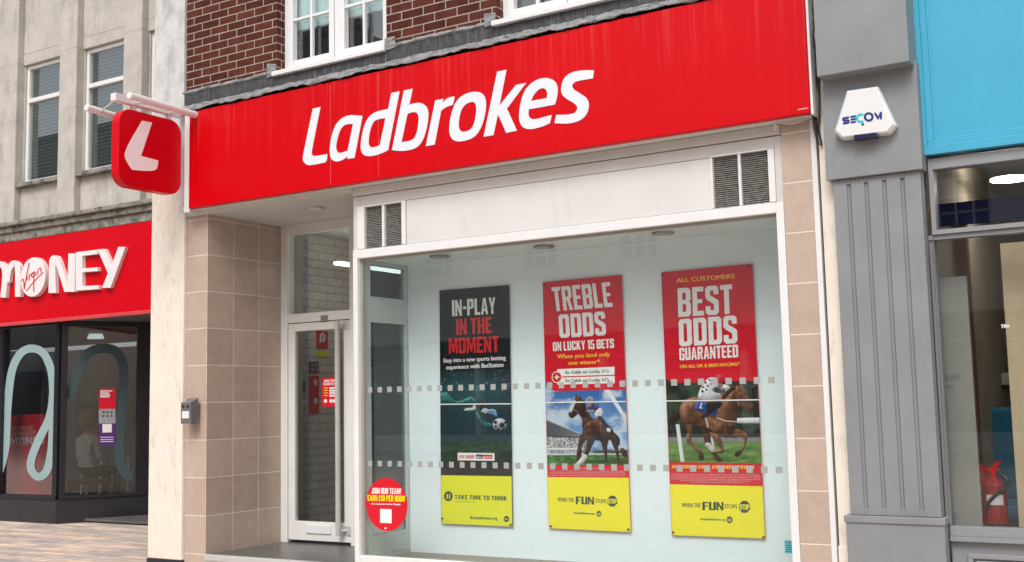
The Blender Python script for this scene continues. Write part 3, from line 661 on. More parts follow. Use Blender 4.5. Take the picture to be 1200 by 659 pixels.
# ================================================================== PROJECTING SIGN
XP = -8.03
def onp(px, py): return onx(px, py, XP)
pc = onp(174, 175)
ps = thing('projecting_sign', 'square red hanging sign with a rounded white L mark beside the long red fascia', 'sign', (XP, 0, pc.z))
y0, y1 = onp(139.5, 175).y, onp(212.5, 175).y
z0 = (onp(175, 223).z); z1 = (onp(175, 134).z)
def rrect(y0, y1, z0, z1, r, n=8):
    out = []
    for cy, cz, a in ((y1 - r, z1 - r, 0), (y0 + r, z1 - r, 90), (y0 + r, z0 + r, 180), (y1 - r, z0 + r, 270)):
        for i in range(n + 1): th = R(a + 90 * i / n); out.append((cy + r * math.cos(th), cz + r * math.sin(th)))
    return out
bm = NB(); solid(bm, [[Vector((XP, y, z)) for y, z in rrect(y0, y1, z0, z1, .13)]], Vector((-.10, 0, 0)))
pn = part('panel', bm, M['redp'], ps, .006)
E_ = [(398, 197), (412, 193, C), (454, 203, C), (394, 380), (400, 389), (488, 409, C), (470, 460), (455, 465), (352, 460), (335, 448), (308, 372), (309, 350)]
bm = NB()
def ce(x, y): return onx(80 + x / 4.631, 100 + y / 4.631, XP)
E2 = [(400, 193, C), (454, 203, C), (394, 384, C), (488, 409, C), (470, 462), (352, 460), (338, 450), (306, 370)]
for mir in (0,):
    solid(bm, [[ce(*p) + Vector((.0035, 0, 0)) for p in smooth(E2, 4)]], Vector((-.003, 0, 0)))
part('emblem', bm, mat('clean pink white', (.90, .82, .83), rough=.4, var=.02), ps)
bm = NB(); zt = z1 + .06
B(bm, XP - .10, XP - .03, y0 - .02, -.02, zt, zt + .07)
for yy in (y0 + .2, y1 - .1): B(bm, XP - .085, XP - .045, yy - .02, yy + .02, z1 - .005, zt)
B(bm, XP - .12, XP + .06, -.075, -.045, z0 - .05, zt + .12)
arm = part('bracket', bm, M['pinkwhite'], ps, .004)
for xx in (XP + .17, XP - .30):
    if xx > XP: pa = onx(151, 112, xx); pb = onx(233.5, 136, xx)
    else: pa = onx(101, 126, xx); pb = onx(150, 141, xx)
    bm = NB(); tube(bm, pa, pb, .032, 16); tb = part('trough_light', bm, M['pinkwhite'], ps, .006)
    bm = NB()
    for t in (.3, .8):
        q = pa.lerp(pb, t); tube(bm, q + Vector((0, 0, -.02)), (XP - .06, q.y, zt + .03), .009, 8)
    part('arm', bm, M['chrome'], tb)

# ================================================================== RENDERED PARTY PIER on the left
XPL = at(176.5, 400, -.03).x
pw_ = thing('rendered_pier', 'cream painted rendered pier left of the tan tiles, grey and weathered above', 'wall', (XPL, 0, 0))
zsp = at(200, 232, -.03).z
bm = NB(); B(bm, XPL, XL - .003, -.035, 3.2, .075, 3.75); part('lower_render', bm, M['render_cream'], pw_, .006)
bm = NB(); B(bm, XPL, XBL - .003, -.03, 3.2, 3.752, 10); part('upper_render', bm, M['render_grey'], pw_, .006)
bm = NB(); B(bm, XPL - .004, XL - .003, -.043, .4, 0, .074); part('plinth', bm, mat('chipped black plinth', (.02, .02, .024), rough=.35, var=.3, vs=10, grime_shade=.9, gcol=(.6, .58, .55, 1), gscale=(25, 25, 25), gthr=.6), pw_, .003)

# cigarette bin on the pier corner
a = at(211.5, 497, -.13); b = at(223.5, 469, -.13)
cb = thing('cigarette_bin', 'small grey metal cigarette bin fixed to the wall beside the tan tiles', 'bin', (a.x, -.04, a.z))
bm = NB(); X0, X1, Z0, Z1 = a.x, b.x, a.z, b.z
hexa(bm, [(X0, -.13, Z0), (X1, -.13, Z0), (X1, -.036, Z0), (X0, -.036, Z0)], [(X0, -.13, Z1 - .02), (X1, -.13, Z1 - .02), (X1, -.036, Z1 + .02), (X0, -.036, Z1 + .02)])
part('case', bm, M['ash'], cb, .006)
bm = NB()
for x in (X0 + (X1 - X0) * .28, X0 + (X1 - X0) * .72): tube(bm, (x, -.134, Z1 - .055), (x, -.13, Z1 - .055), .013, 14)
part('opening', bm, M['pblack'], cb)
bm = NB(); B(bm, X0 + .02, X1 - .02, -.1315, -.1302, Z0 + .05, Z0 + .115); part('notice', bm, M['pinkwhite'], cb)
bm = NB(); tube(bm, ((X0 + X1) / 2, -.131, Z1 - .015), ((X0 + X1) / 2, -.125, Z1 - .015), .008, 8); tube(bm, (X0 + .02, -.09, Z1 - .004), (X0 + .02, -.09, Z1 + .012), .012, 10); part('lock', bm, M['chrome'], cb)

# ================================================================== POSTERS IN THE WINDOW
PY = BYD - .022
def fp(x, y): return at(x, y, PY)
def crop(ox, oy, s): return lambda x, y: at(ox + x / s, oy + y / s, PY)
def pick(name, c, **k): M[name] = mat(name, c, **k); return M[name]
pick('turf', (.035, .10, .022), rough=.5, var=.45, vs=20); pick('dturf', (.008, .035, .018), rough=.4, var=.6, vs=28)
pick('skyprint', (.05, .16, .40), rough=.4, var=.25, vs=2); pick('cloud', (.45, .53, .62), rough=.4, var=.25, vs=8)
pick('bay', (.13, .045, .02), rough=.4, var=.7, vs=14); pick('dbay', (.032, .014, .009), rough=.4, var=.5, vs=9)
pick('chest', (.15, .055, .024), rough=.4, var=.65, vs=13); pick('chest_hi', (.30, .135, .065), rough=.4, var=.6, vs=18)
pick('hedge', (.012, .026, .014), rough=.45, var=.6, vs=14); pick('teal', (.025, .16, .15), rough=.4, var=.6, vs=14)
pick('smallprint', (.70, .25, .26), rough=.5, var=.6, vs=60)
pick('standp', (.04, .05, .06), rough=.4, var=.3); pick('crowdp', (.30, .31, .34), rough=.5, var=.6, vs=90)
pick('nightteal', (.012, .05, .062), rough=.35, var=.5, vs=3)
def sheet(bm, TL, TR, BR, BL, y, curl=0, n=10):
    a, b, c, d_ = (at(*p, y) for p in (TL, TR, BR, BL)); V = []
    for i in range(n + 1):
        t = i / n; l = a.lerp(d_, t); r = b.lerp(c, t); k = OUT * (curl * max(0, t - .75) ** 2 * 16)
        V.append([l + k * .6, r + k])
    for i in range(n):
        p, q = V[i], V[i + 1]
        hexa(bm, [p[0], p[1], q[1], q[0]], [v - OUT * .0015 for v in (p[0], p[1], q[1], q[0])]) if i in () else quad(bm, p[0], p[1], q[1], q[0])
def poster(label, TL, TR, BR, BL, base, ytop, ybot):
    o = thing('poster', label, 'poster', at(BL[0], BL[1], PY), 'tall posters hung in the shop window')
    bm = NB(); a, b, c, d_ = (at(*p, PY) for p in (TL, TR, BR, BL))
    hexa(bm, [a, b, c, d_], [v + Vector((0, .003, 0)) for v in (a, b, c, d_)])
    part('sheet', bm, base, o); return o
def pin(o, pts):
    for x, y in pts: bm = NB(); p = fp(x, y); tube(bm, p + OUT * .012, p, .008, 10); part('fixing', bm, M['dark'], o)
def joint(o, a, b):
    bm = NB(); A, Bb = fp(*a), fp(*b); hexa(bm, [A + OUT * .006, Bb + OUT * .006, Bb + OUT * .006 + Vector((0, 0, .009)), A + OUT * .006 + Vector((0, 0, .009))], [A, Bb, Bb + Vector((0, 0, .009)), A + Vector((0, 0, .009))]); part('seam', bm, M['pwhite'], o)
OFF = Vector((0, .0006, 0))
def art(o, name, m, polys, f, lift, label=None):
    bm = NB()
    for k, p in enumerate(polys): solid(bm, [[f(*q) + OUT * (lift + k * .0001) for q in (smooth(p, 4) if any(len(t) > 2 for t in p) else [Vector(t) for t in p])]], None)
    return part(name, bm, m, o, label=label)
def curve(p): # closed smooth outline
    return [tuple(v) for v in smooth(p, 4)]
def circ(cx, cy, rx, ry=None, n=28): return [tuple(v) for v in ring(n, cx, cy, rx, ry)]


# printed photographs: painted point by point onto a fine sheet (colour is the print's own)
import numpy as np
def _noise(x, y, sc, seed, octv=4, gain=.55):
    rng = np.random.RandomState(seed); out = np.zeros_like(x); amp = 1; tot = 0
    for o in range(octv):
        g = rng.rand(64, 64); fx = (x * sc * 2 ** o) % 63; fy = (y * sc * 2 ** o) % 63
        ix = fx.astype(int); iy = fy.astype(int); tx = fx - ix; ty = fy - iy; tx = tx * tx * (3 - 2 * tx); ty = ty * ty * (3 - 2 * ty)
        out += amp * ((g[iy, ix] * (1 - tx) + g[iy, ix + 1] * tx) * (1 - ty) + (g[iy + 1, ix] * (1 - tx) + g[iy + 1, ix + 1] * tx) * ty); tot += amp; amp *= gain
    return out / tot
def _sd(X, Y, poly):
    P = np.array([tuple(p)[:2] for p in poly], float); d = np.full(X.shape, 1e9); ins = np.zeros(X.shape, bool)
    for (ax, ay), (bx, by) in zip(P, np.roll(P, -1, 0)):
        ex, ey = bx - ax, by - ay; wx, wy = X - ax, Y - ay; t = np.clip((wx * ex + wy * ey) / (ex * ex + ey * ey + 1e-9), 0, 1)
        d = np.minimum(d, (wx - ex * t) ** 2 + (wy - ey * t) ** 2)
        if ay != by: ins ^= ((ay > Y) != (by > Y)) & (X < (bx - ax) * (Y - ay) / (by - ay) + ax)
    d = np.sqrt(d); return np.where(ins, -d, d)
class Paint:
    def __init__(self, X, Y): self.X, self.Y = X, Y; self.c = np.zeros(X.shape + (3,)); self.px = abs(X[0, 1] - X[0, 0])
    def fill(self, col): self.c[:] = np.array(col)
    def mix(self, m, col):
        m = np.clip(m, 0, 1)[..., None]; self.c = self.c * (1 - m) + np.array(col) * m
    def flat(self, poly, col, soft=1.2, smoothit=True):
        p = curve(poly) if smoothit else poly; d = _sd(self.X, self.Y, p); self.mix(.5 - d / (2 * soft), col)
    def form(self, poly, dark, mid, light, rad, seed=1, soft=1.5, smoothit=True, L=(-.45, -.8), ns=.06, na=.5):
        p = curve(poly) if smoothit else poly; d = _sd(self.X, self.Y, p); h = np.clip(-d / rad, 0, 1); z = np.sqrt(np.clip(1 - (1 - h) ** 2, 0, 1)) * rad
        gy, gx = np.gradient(z, self.px); nz = 1 / np.sqrt(1 + gx * gx + gy * gy)
        lam = (-(gx * -L[0]) * -1 - (gy * L[1])) * nz
        lam = (gx * -L[0] * -1 + gy * -L[1] * -1) * nz
        lit = .5 + .5 * (-(gx * L[0] + gy * L[1]) * -1) * nz
        lit = np.clip(.45 - .5 * (gx * -L[0] + gy * -L[1]) * nz * -1, 0, 1)
        lit = np.clip(lit + na * (_noise(self.X, self.Y, ns, seed, 5) - .5), 0, 1)[..., None]
        dark, mid, light = map(np.array, (dark, mid, light))
        col = np.where(lit < .5, dark + (mid - dark) * lit * 2, mid + (light - mid) * (lit * 2 - 1))
        m = np.clip(.5 - d / (2 * soft), 0, 1)[..., None]; self.c = self.c * (1 - m) + col * m
    def line(self, pts, wd, col):
        d = np.full(self.X.shape, 1e9)
        for (ax, ay), (bx, by) in zip(pts, pts[1:]):
            ex, ey = bx - ax, by - ay; t = np.clip(((self.X - ax) * ex + (self.Y - ay) * ey) / (ex * ex + ey * ey + 1e-9), 0, 1)
            d = np.minimum(d, np.hypot(self.X - ax - ex * t, self.Y - ay - ey * t))
        self.mix(.5 - (d - wd / 2) / 2.4, col)
def printmat():
    m = bpy.data.materials.new('printed photograph'); m.use_nodes = True; t = m.node_tree; p = t.nodes['Principled BSDF']; p.inputs['Roughness'].default_value = .35
    a = t.nodes.new('ShaderNodeAttribute'); a.attribute_name = 'print'; t.links.new(a.outputs['Color'], p.inputs['Base Color']); return m
M['print'] = printmat()
def picture(o, quadpx, ox, oy, sc_, paintfn, lift, step=2.6):
    (ax, ay), (bx, by), (cx_, cy_), (dx_, dy_) = [((x - ox) * sc_, (y - oy) * sc_) for x, y in quadpx]
    nu = int(abs(bx - ax) / step); nv = int(abs(dy_ - ay) / step)
    U, V = np.meshgrid(np.linspace(0, 1, nu + 1), np.linspace(0, 1, nv + 1))
    X = (ax * (1 - U) + bx * U) * (1 - V) + (dx_ * (1 - U) + cx_ * U) * V; Y = (ay * (1 - U) + by * U) * (1 - V) + (dy_ * (1 - U) + cy_ * U) * V
    P = Paint(X, Y); paintfn(P); cols = np.concatenate([np.clip(P.c, .003, .9), np.ones(X.shape + (1,))], -1).reshape(-1, 4)
    Rm = np.array([list(q) for q in CR]); rays = np.stack([(ox + X / sc_ - 600) / FPX, (oy + Y / sc_ - 329.5) / FPX, np.ones_like(X)], -1) @ Rm
    k = (PY - lift - EYE.y) / rays[..., 1]; pts = (np.array(EYE) + rays * k[..., None]).reshape(-1, 3) - np.array(W[o.name])
    idx = np.arange((nu + 1) * (nv + 1)).reshape(nv + 1, nu + 1); F = np.stack([idx[:-1, :-1], idx[:-1, 1:], idx[1:, 1:], idx[1:, :-1]], -1).reshape(-1, 4)
    me = bpy.data.meshes.new('picture'); me.from_pydata(pts.tolist(), [], F.tolist()); at_ = me.color_attributes.new('print', 'FLOAT_COLOR', 'POINT'); at_.data.foreach_set('color', cols.astype(np.float32).ravel())
    me.materials.append(M['print']); ob = bpy.data.objects.new('picture', me); col.objects.link(ob); ob.parent = o; W[ob.name] = W[o.name]; return ob

def paint_football(P):
    X, Y = P.X, P.Y
    t = np.clip((Y + 60) / 520, 0, 1)[..., None]; P.c = np.array((.006, .012, .018)) * (1 - t) + np.array((.010, .035, .042)) * t
    glow = np.exp(-((X - 330) / 260) ** 2 - ((Y - 90) / 150) ** 2); P.mix(glow * .5 * (.5 + _noise(X, Y, .012, 4)), (.03, .12, .14))
    for k in range(26):
        rr = np.random.RandomState(k); x, y, q = rr.uniform(80, 620), rr.uniform(-40, 90), rr.uniform(3, 9); P.mix(np.exp(-((X - x) ** 2 + (Y - y) ** 2) / q ** 2) * .35, (.25, .45, .5))
    P.mix(np.clip((_noise(X, Y, .06, 9, 5) - .45) * 4, 0, 1) * np.clip((X - 430) / 100, 0, 1) * np.clip((260 - Y) / 60, 0, 1) * .4, (.10, .09, .09))
    g = np.clip((Y - 462) / 22, 0, 1); n = _noise(X * .5, Y * 1.3, .07, 3, 5); P.mix(g, (.008, .030, .016)); P.mix(g * np.clip((n - .48) * 5, 0, 1) * .8, (.035, .085, .04)); P.mix(g * np.clip((.42 - n) * 5, 0, 1), (.003, .012, .008))
    P.mix(np.clip((Y - 590) / 70, 0, 1), (.006, .01, .012))
    te = ((.004, .03, .032), (.02, .12, .11), (.12, .36, .32))
    P.form([(72, 112), (100, 98), (130, 100), (165, 150), (195, 168), (190, 184), (80, 182)], *te, 40, 1, na=.9)
    P.form([(190, 172), (240, 160), (300, 132), (330, 142), (348, 168), (335, 186), (215, 188)], *te, 30, 2, na=.9)
    P.form([(255, 240), (272, 222), (322, 216), (328, 196), (345, 205), (341, 236)], (.15, .18, .18), (.5, .55, .55), (.85, .88, .88), 12, 3, na=.3)
    P.form([(345, 250), (366, 258), (390, 300), (412, 322), (480, 348), (474, 366), (430, 360), (395, 342), (365, 300)], *te, 14, 4, na=1)
    P.form([(352, 150), (400, 150), (418, 175), (415, 205), (385, 225), (360, 205)], (.004, .006, .008), (.015, .02, .024), (.06, .08, .09), 25, 5)
    P.form([(385, 255), (400, 228), (425, 222), (446, 234), (440, 254), (418, 262), (400, 250)], (.08, .08, .08), (.4, .42, .42), (.75, .78, .8), 10, 6, na=.9)
    P.form([(440, 240), (470, 228), (500, 240), (512, 270), (505, 288), (480, 272), (450, 262)], (.02, .06, .16), (.08, .25, .5), (.7, .8, .85), 12, 7, na=1.2, ns=.1)
    P.form([tuple(p) for p in ring(24, 532, 348, 54, 48)], (.05, .06, .07), (.35, .38, .40), (.75, .78, .8), 50, 8, na=.2)
    for (x, y, q) in ((548, 352, 20), (498, 330, 14), (520, 385, 12), (575, 332, 11), (500, 362, 10), (560, 385, 9)): P.form([tuple(p) for p in ring(6, x, y, q)], (.004, .005, .006), (.012, .014, .018), (.03, .04, .05), q, 2)
def paint_derby(P):
    X, Y = P.X, P.Y
    t = np.clip((Y - 40) / 380, 0, 1)[..., None]; P.c = np.array((.022, .10, .34)) * (1 - t) + np.array((.16, .34, .58)) * t
    cl = _noise(X, Y * 1.4, .008, 12, 6); bias = .10 * np.exp(-((X - 150) / 140) ** 2 - ((Y - 210) / 70) ** 2) + .13 * np.exp(-((X - 545) / 70) ** 2 - ((Y - 360) / 90) ** 2) + .08 * np.exp(-((X - 220) / 50) ** 2 - ((Y - 130) / 25) ** 2)
    P.mix(np.clip((cl + bias - .53) * 6, 0, 1) * .85, (.55, .62, .70))
    st = np.clip((Y - (258 + (X - 57) * .42)) / 3, 0, 1) * np.clip((372 + (X - 57) * .05 - Y) / 3, 0, 1) * np.clip((303 - X) / 3, 0, 1); P.mix(st, (.035, .042, .05))
    for k in range(7): P.mix(st * np.exp(-((Y - (270 + k * 13 + (X - 57) * (.40 - .05 * k))) / 2) ** 2), (.18, .19, .2))
    P.mix(np.exp(-((Y - (258 + (X - 57) * .42)) / 4) ** 2) * np.clip((303 - X) / 3, 0, 1), (.45, .47, .5))
    cr = np.clip((Y - (366 + (X - 57) * .05)) / 3, 0, 1) * np.clip((478 - Y) / 3, 0, 1); n = _noise(X, Y, .16, 5, 3)
    P.mix(cr * np.clip((330 - X) / 30, 0, 1), (.20, .20, .22)); P.mix(cr * np.clip((n - .5) * 9, 0, 1) * np.clip((330 - X) / 30, 0, 1), (.62, .6, .6)); P.mix(cr * np.clip((.42 - n) * 9, 0, 1) * np.clip((330 - X) / 30, 0, 1), (.06, .05, .07))
    P.mix(np.clip((Y - 452) / 5, 0, 1) * np.clip((492 - Y) / 5, 0, 1) * np.clip((X - 330) / 40, 0, 1), (.05, .075, .05))
    P.mix(np.clip((n - .45) * 5, 0, 1) * np.exp(-((Y - 448) / 12) ** 2) * .8, (.02, .04, .03))
    P.mix(np.exp(-((Y - 446) / 7) ** 2) * np.clip((305 - X) / 20, 0, 1), (.7, .72, .74)); P.mix(np.exp(-((Y - 480) / 5) ** 2), (.6, .62, .62))
    g = np.clip((Y - 484) / 6, 0, 1); n2 = _noise(X * .35, Y, .09, 8, 5); P.mix(g, (.045, .13, .03)); P.mix(g * np.clip((n2 - .5) * 5, 0, 1), (.12, .26, .07)); P.mix(g * np.clip((.43 - n2) * 6, 0, 1), (.012, .05, .012))
    P.mix(g * np.exp(-((X - 390) / 190) ** 2 - ((Y - 528) / 12) ** 2) * .8, (.008, .03, .01))
    P.form([(430, 66), (466, 66), (578, 250), (578, 286)], (.4, .42, .44), (.66, .68, .7), (.85, .86, .88), 14, 1, smoothit=False, na=.2)
    b = ((.006, .004, .004), (.040, .018, .011), (.22, .10, .055)); k_ = dict(na=.75, ns=.05)
    P.form([(530, 448), (552, 440), (578, 478), (578, 500), (545, 490)], *b, 20, 3)
    P.form([(402, 380), (455, 385), (447, 440), (450, 528), (438, 531), (424, 455)], *b, 16, 4, **k_); P.form([(462, 360), (514, 388), (520, 440), (528, 534), (513, 536), (503, 470), (486, 430)], *b, 18, 5, **k_)
    P.form([(488, 340), (525, 372), (530, 415), (516, 430), (500, 390)], (.003, .003, .003), (.012, .008, .007), (.05, .03, .02), 10, 6)
    P.form([(275, 350), (314, 372), (288, 425), (282, 480), (264, 520), (248, 513), (256, 440)], *b, 16, 7, **k_)
    P.form([(262, 212), (283, 250), (288, 300), (293, 355), (312, 392), (350, 388), (395, 394), (432, 404), (465, 390), (500, 402), (512, 395), (500, 355), (472, 308), (440, 278), (400, 254), (350, 245), (318, 190), (298, 138), (268, 140)], *b, 62, 8, na=.85, ns=.035)
    P.form([(300, 300), (335, 270), (372, 290), (368, 345), (330, 362), (305, 340)], (.02, .01, .006), (.075, .032, .018), (.30, .14, .08), 34, 9, soft=9, na=.8)
    P.form([(400, 275), (445, 290), (482, 340), (470, 380), (425, 372), (398, 330)], (.02, .01, .006), (.065, .028, .016), (.28, .13, .075), 38, 10, soft=9, na=.8)
    P.form([(248, 92), (258, 112), (272, 98), (280, 118), (302, 140), (300, 175), (272, 205), (240, 240), (222, 248), (205, 240), (198, 218), (215, 185), (238, 128)], *b, 24, 11, **k_)
    P.form([(203, 196), (216, 175), (238, 134), (246, 140), (232, 182), (214, 212)], (.3, .28, .28), (.6, .58, .57), (.82, .8, .8), 8, 2); P.flat([(205, 228), (220, 236), (216, 246), (206, 240)], (.02, .015, .015))
    P.line([(240, 215), (300, 225), (330, 205)], 3.5, (.012, .01, .01)); P.line([(226, 190), (262, 210)], 3, (.35, .30, .25))
    P.form([(325, 372), (370, 380), (346, 440), (320, 492), (298, 486), (312, 430)], *b, 18, 12, **k_)
    P.form([(296, 484), (320, 492), (302, 526), (268, 550), (248, 544), (268, 518)], (.3, .28, .26), (.62, .6, .58), (.82, .8, .8), 14, 13)
    P.form([(312, 192), (330, 160), (352, 150), (382, 158), (404, 185), (394, 214), (360, 212), (322, 208)], (.006, .008, .03), (.03, .04, .13), (.24, .26, .42), 20, 14, na=.7)
    P.form([(372, 208), (402, 182), (420, 205), (412, 236), (388, 246), (370, 232)], (.3, .3, .34), (.6, .6, .64), (.82, .82, .84), 18, 15); P.form([(318, 196), (365, 198), (368, 208), (318, 208)], (.2, .1, .08), (.42, .25, .19), (.6, .42, .34), 8, 2)
    P.form([(382, 238), (412, 238), (465, 310), (472, 332), (452, 336), (420, 290)], (.005, .006, .02), (.02, .02, .06), (.14, .1, .14), 12, 16)
    P.form([(448, 312), (470, 318), (466, 336), (446, 332)], (.3, .3, .3), (.6, .6, .6), (.8, .8, .8), 6, 3)
    P.form([(310, 140), (318, 120), (338, 110), (356, 120), (362, 142), (345, 156), (320, 152)], (.03, .03, .05), (.30, .27, .30), (.75, .72, .74), 16, 17, na=.8); P.form([(322, 150), (345, 150), (345, 170), (325, 168)], (.12, .07, .05), (.34, .2, .15), (.5, .34, .28), 8, 2)
    d = _sd(X, Y, [(-40, -80), (57, -80), (57, 10), (66, 40), (84, 62), (112, 74), (300, 70), (620, 64), (620, -80)]); P.mix(.5 - d / 2.5, (.62, .008, .022))
def paint_gallop(P):
    X, Y = P.X, P.Y
    n = _noise(X, Y, .018, 21, 6); P.fill((.010, .020, .012)); P.mix(np.clip((n - .5) * 6, 0, 1), (.035, .06, .035)); P.mix(np.clip((.42 - n) * 7, 0, 1), (.003, .006, .005))
    P.mix(np.clip((_noise(X, Y, .05, 4, 4) - .6) * 6, 0, 1) * np.clip((X - 480) / 60, 0, 1) * .6, (.07, .09, .06))
    P.mix(np.clip((Y - 478) / 6, 0, 1) * np.clip((515 - Y) / 8, 0, 1), (.20, .20, .23)); P.mix(np.clip((Y - 430) / 30, 0, 1) * np.clip((482 - Y) / 5, 0, 1) * .6, (.012, .016, .012))
    g = np.clip((Y - 503) / 10, 0, 1); n2 = _noise(X * .3, Y, .06, 6, 5); P.mix(g, (.10, .20, .045)); P.mix(g * np.clip((n2 - .5) * 4, 0, 1), (.19, .31, .085)); P.mix(g * np.clip((.44 - n2) * 5, 0, 1), (.045, .11, .022))
    P.mix(g * np.exp(-((X - 330) / 190) ** 2 - ((Y - 622) / 16) ** 2) * .55, (.02, .05, .012))
    w3 = ((.35, .36, .38), (.66, .67, .69), (.84, .85, .86))
    P.form([(505, 358), (680, 353), (680, 391), (505, 390)], *w3, 16, 1, smoothit=False, na=.1, L=(0, -1)); P.form([(120, 400), (143, 398), (177, 640), (152, 640)], *w3, 9, 1, smoothit=False, na=.1); P.form([(312, 352), (328, 350), (374, 577), (354, 577)], *w3, 7, 1, smoothit=False, na=.1)
    ch = ((.016, .007, .005), (.14, .052, .024), (.42, .21, .115)); dk = ((.006, .004, .003), (.045, .018, .010), (.16, .075, .04)); k_ = dict(na=.8, ns=.045)
    P.form([(148, 290), (112, 330), (66, 362), (78, 385), (68, 405), (112, 394), (130, 372), (156, 350)], (.003, .002, .002), (.02, .009, .006), (.08, .04, .025), 14, 2, na=1)
    P.form([(296, 425), (345, 445), (347, 500), (367, 560), (398, 602), (427, 632), (388, 636), (356, 590), (316, 545), (303, 500)], *dk, 18, 3, **k_); P.form([(308, 528), (340, 518), (374, 570), (350, 576)], (.2, .18, .17), (.5, .47, .45), (.75, .72, .7), 12, 3, na=.9)
    P.form([(465, 455), (520, 430), (577, 460), (581, 492), (562, 555), (548, 578), (520, 606), (500, 600), (506, 575), (540, 562), (555, 500), (545, 479), (500, 487), (470, 480)], *ch, 18, 4, **k_); P.form([(500, 602), (506, 574), (540, 563), (546, 578), (522, 606)], (.005, .004, .003), (.03, .015, .01), (.1, .06, .04), 10, 2)
    P.form([(162, 360), (222, 388), (228, 440), (220, 490), (250, 538), (290, 572), (300, 622), (272, 627), (268, 590), (232, 550), (188, 500), (194, 440)], *ch, 22, 5, **k_); P.form([(270, 592), (296, 590), (300, 624), (272, 627)], (.006, .004, .003), (.03, .016, .01), (.1, .06, .04), 10, 2)
    P.form([(145, 300), (160, 262), (190, 237), (250, 221), (330, 236), (400, 228), (440, 190), (480, 155), (515, 150), (530, 175), (522, 240), (515, 300), (515, 350), (512, 400), (492, 455), (455, 482), (410, 471), (330, 441), (280, 416), (225, 395), (180, 397), (150, 350)], *ch, 88, 6, na=.75, ns=.028)
    P.form([(150, 300), (180, 255), (225, 235), (262, 262), (250, 310), (225, 350), (190, 370), (160, 345)], (.05, .018, .009), (.17, .066, .032), (.50, .27, .16), 60, 7, soft=14, na=.7, ns=.04)
    P.form([(335, 355), (390, 375), (435, 400), (420, 450), (370, 452), (332, 420)], (.045, .016, .008), (.16, .062, .03), (.42, .21, .12), 48, 8, soft=14, na=.8, ns=.04)
    P.form([(235, 398), (300, 402), (380, 458), (330, 442), (280, 418)], *dk, 20, 9, soft=8); P.form([(440, 398), (502, 395), (490, 456), (455, 482), (425, 466)], *dk, 30, 10, soft=8, na=.9)
    P.form([(338, 450), (402, 476), (424, 540), (428, 581), (372, 582), (366, 567), (400, 557), (375, 515)], *ch, 22, 11, **k_)
    P.form([(436, 196), (478, 156), (522, 140), (512, 168), (468, 200), (430, 240), (415, 232)], (.004, .003, .002), (.03, .013, .008), (.12, .055, .03), 14, 12, na=1.2, ns=.12)
    P.form([(510, 150), (545, 147), (573, 183), (600, 243), (621, 288), (613, 322), (588, 328), (560, 298), (530, 290), (512, 250), (505, 200)], *ch, 34, 13, **k_); P.form([(574, 288), (602, 284), (620, 300), (610, 323), (588, 328)], (.006, .004, .004), (.035, .02, .015), (.12, .08, .06), 14, 2); P.flat([(540, 212), (553, 207), (556, 217), (545, 220)], (.004, .003, .003)); P.form([(512, 152), (520, 128), (532, 150)], *dk, 8, 2)
    P.line([(505, 185), (560, 255), (596, 262)], 4, (.02, .015, .012)); P.line([(560, 255), (520, 235), (430, 212)], 4, (.02, .015, .012)); P.line([(560, 255), (585, 300)], 4, (.02, .015, .012))
    P.form([(258, 250), (300, 253), (390, 262), (392, 300), (370, 343), (300, 322), (244, 302)], (.004, .012, .08), (.012, .045, .26), (.10, .2, .5), 26, 14, na=.5); P.line([(286, 262), (278, 290)], 7, (.78, .8, .82)); P.line([(272, 291), (290, 294)], 4, (.78, .8, .82))
    P.line([(312, 350), (326, 412)], 12, (.42, .38, .37)); P.line([(385, 356), (440, 376), (512, 381)], 6, (.55, .5, .48))
    P.form([(316, 260), (372, 252), (400, 250), (422, 262), (405, 290), (350, 322), (320, 352), (286, 357), (288, 338), (314, 320)], (.003, .003, .003), (.012, .011, .012), (.07, .06, .06), 18, 15)
    P.form([(268, 195), (285, 155), (305, 125), (335, 98), (368, 94), (392, 120), (402, 146), (440, 142), (470, 160), (442, 186), (415, 216), (382, 234), (300, 238), (266, 224)], (.26, .27, .31), (.64, .64, .68), (.86, .86, .87), 40, 16, na=.5, ns=.05)
    for (x, y, q) in ((312, 130, 9), (338, 112, 8), (295, 158, 9), (326, 150, 8), (292, 186, 10), (352, 122, 7), (344, 138, 6), (318, 175, 8), (360, 105, 6)): P.flat([tuple(p) for p in ring(5, x, y, q)], (.012, .012, .014), smoothit=False)
    P.form([(352, 165), (392, 152), (432, 166), (438, 192), (402, 198), (365, 188)], (.01, .01, .012), (.09, .09, .10), (.5, .5, .52), 16, 17, na=1.1); P.form([(408, 198), (430, 194), (434, 208), (414, 212)], (.05, .03, .02), (.2, .1, .07), (.45, .3, .24), 7, 2)
    P.form([(372, 124), (380, 92), (404, 77), (428, 90), (433, 122), (414, 140), (386, 141)], (.20, .004, .01), (.5, .018, .03), (.75, .16, .17), 26, 18, na=.35); P.form([(388, 138), (418, 138), (420, 156), (395, 156)], (.1, .05, .04), (.3, .17, .13), (.5, .34, .28), 9, 2)
    d = _sd(X, Y, [(-60, -80), (46, -80), (46, 60), (54, 95), (78, 120), (110, 131), (400, 124), (720, 115), (720, -80)]); top = .5 - d / 2.5
    cap_ = _sd(X, Y, curve([(268, 195), (305, 125), (335, 98), (368, 94), (380, 86), (404, 76), (428, 90), (433, 122), (470, 160), (300, 238)])); P.mix(top * np.clip(.5 + cap_ / 2.5, 0, 1), (.62, .008, .022))

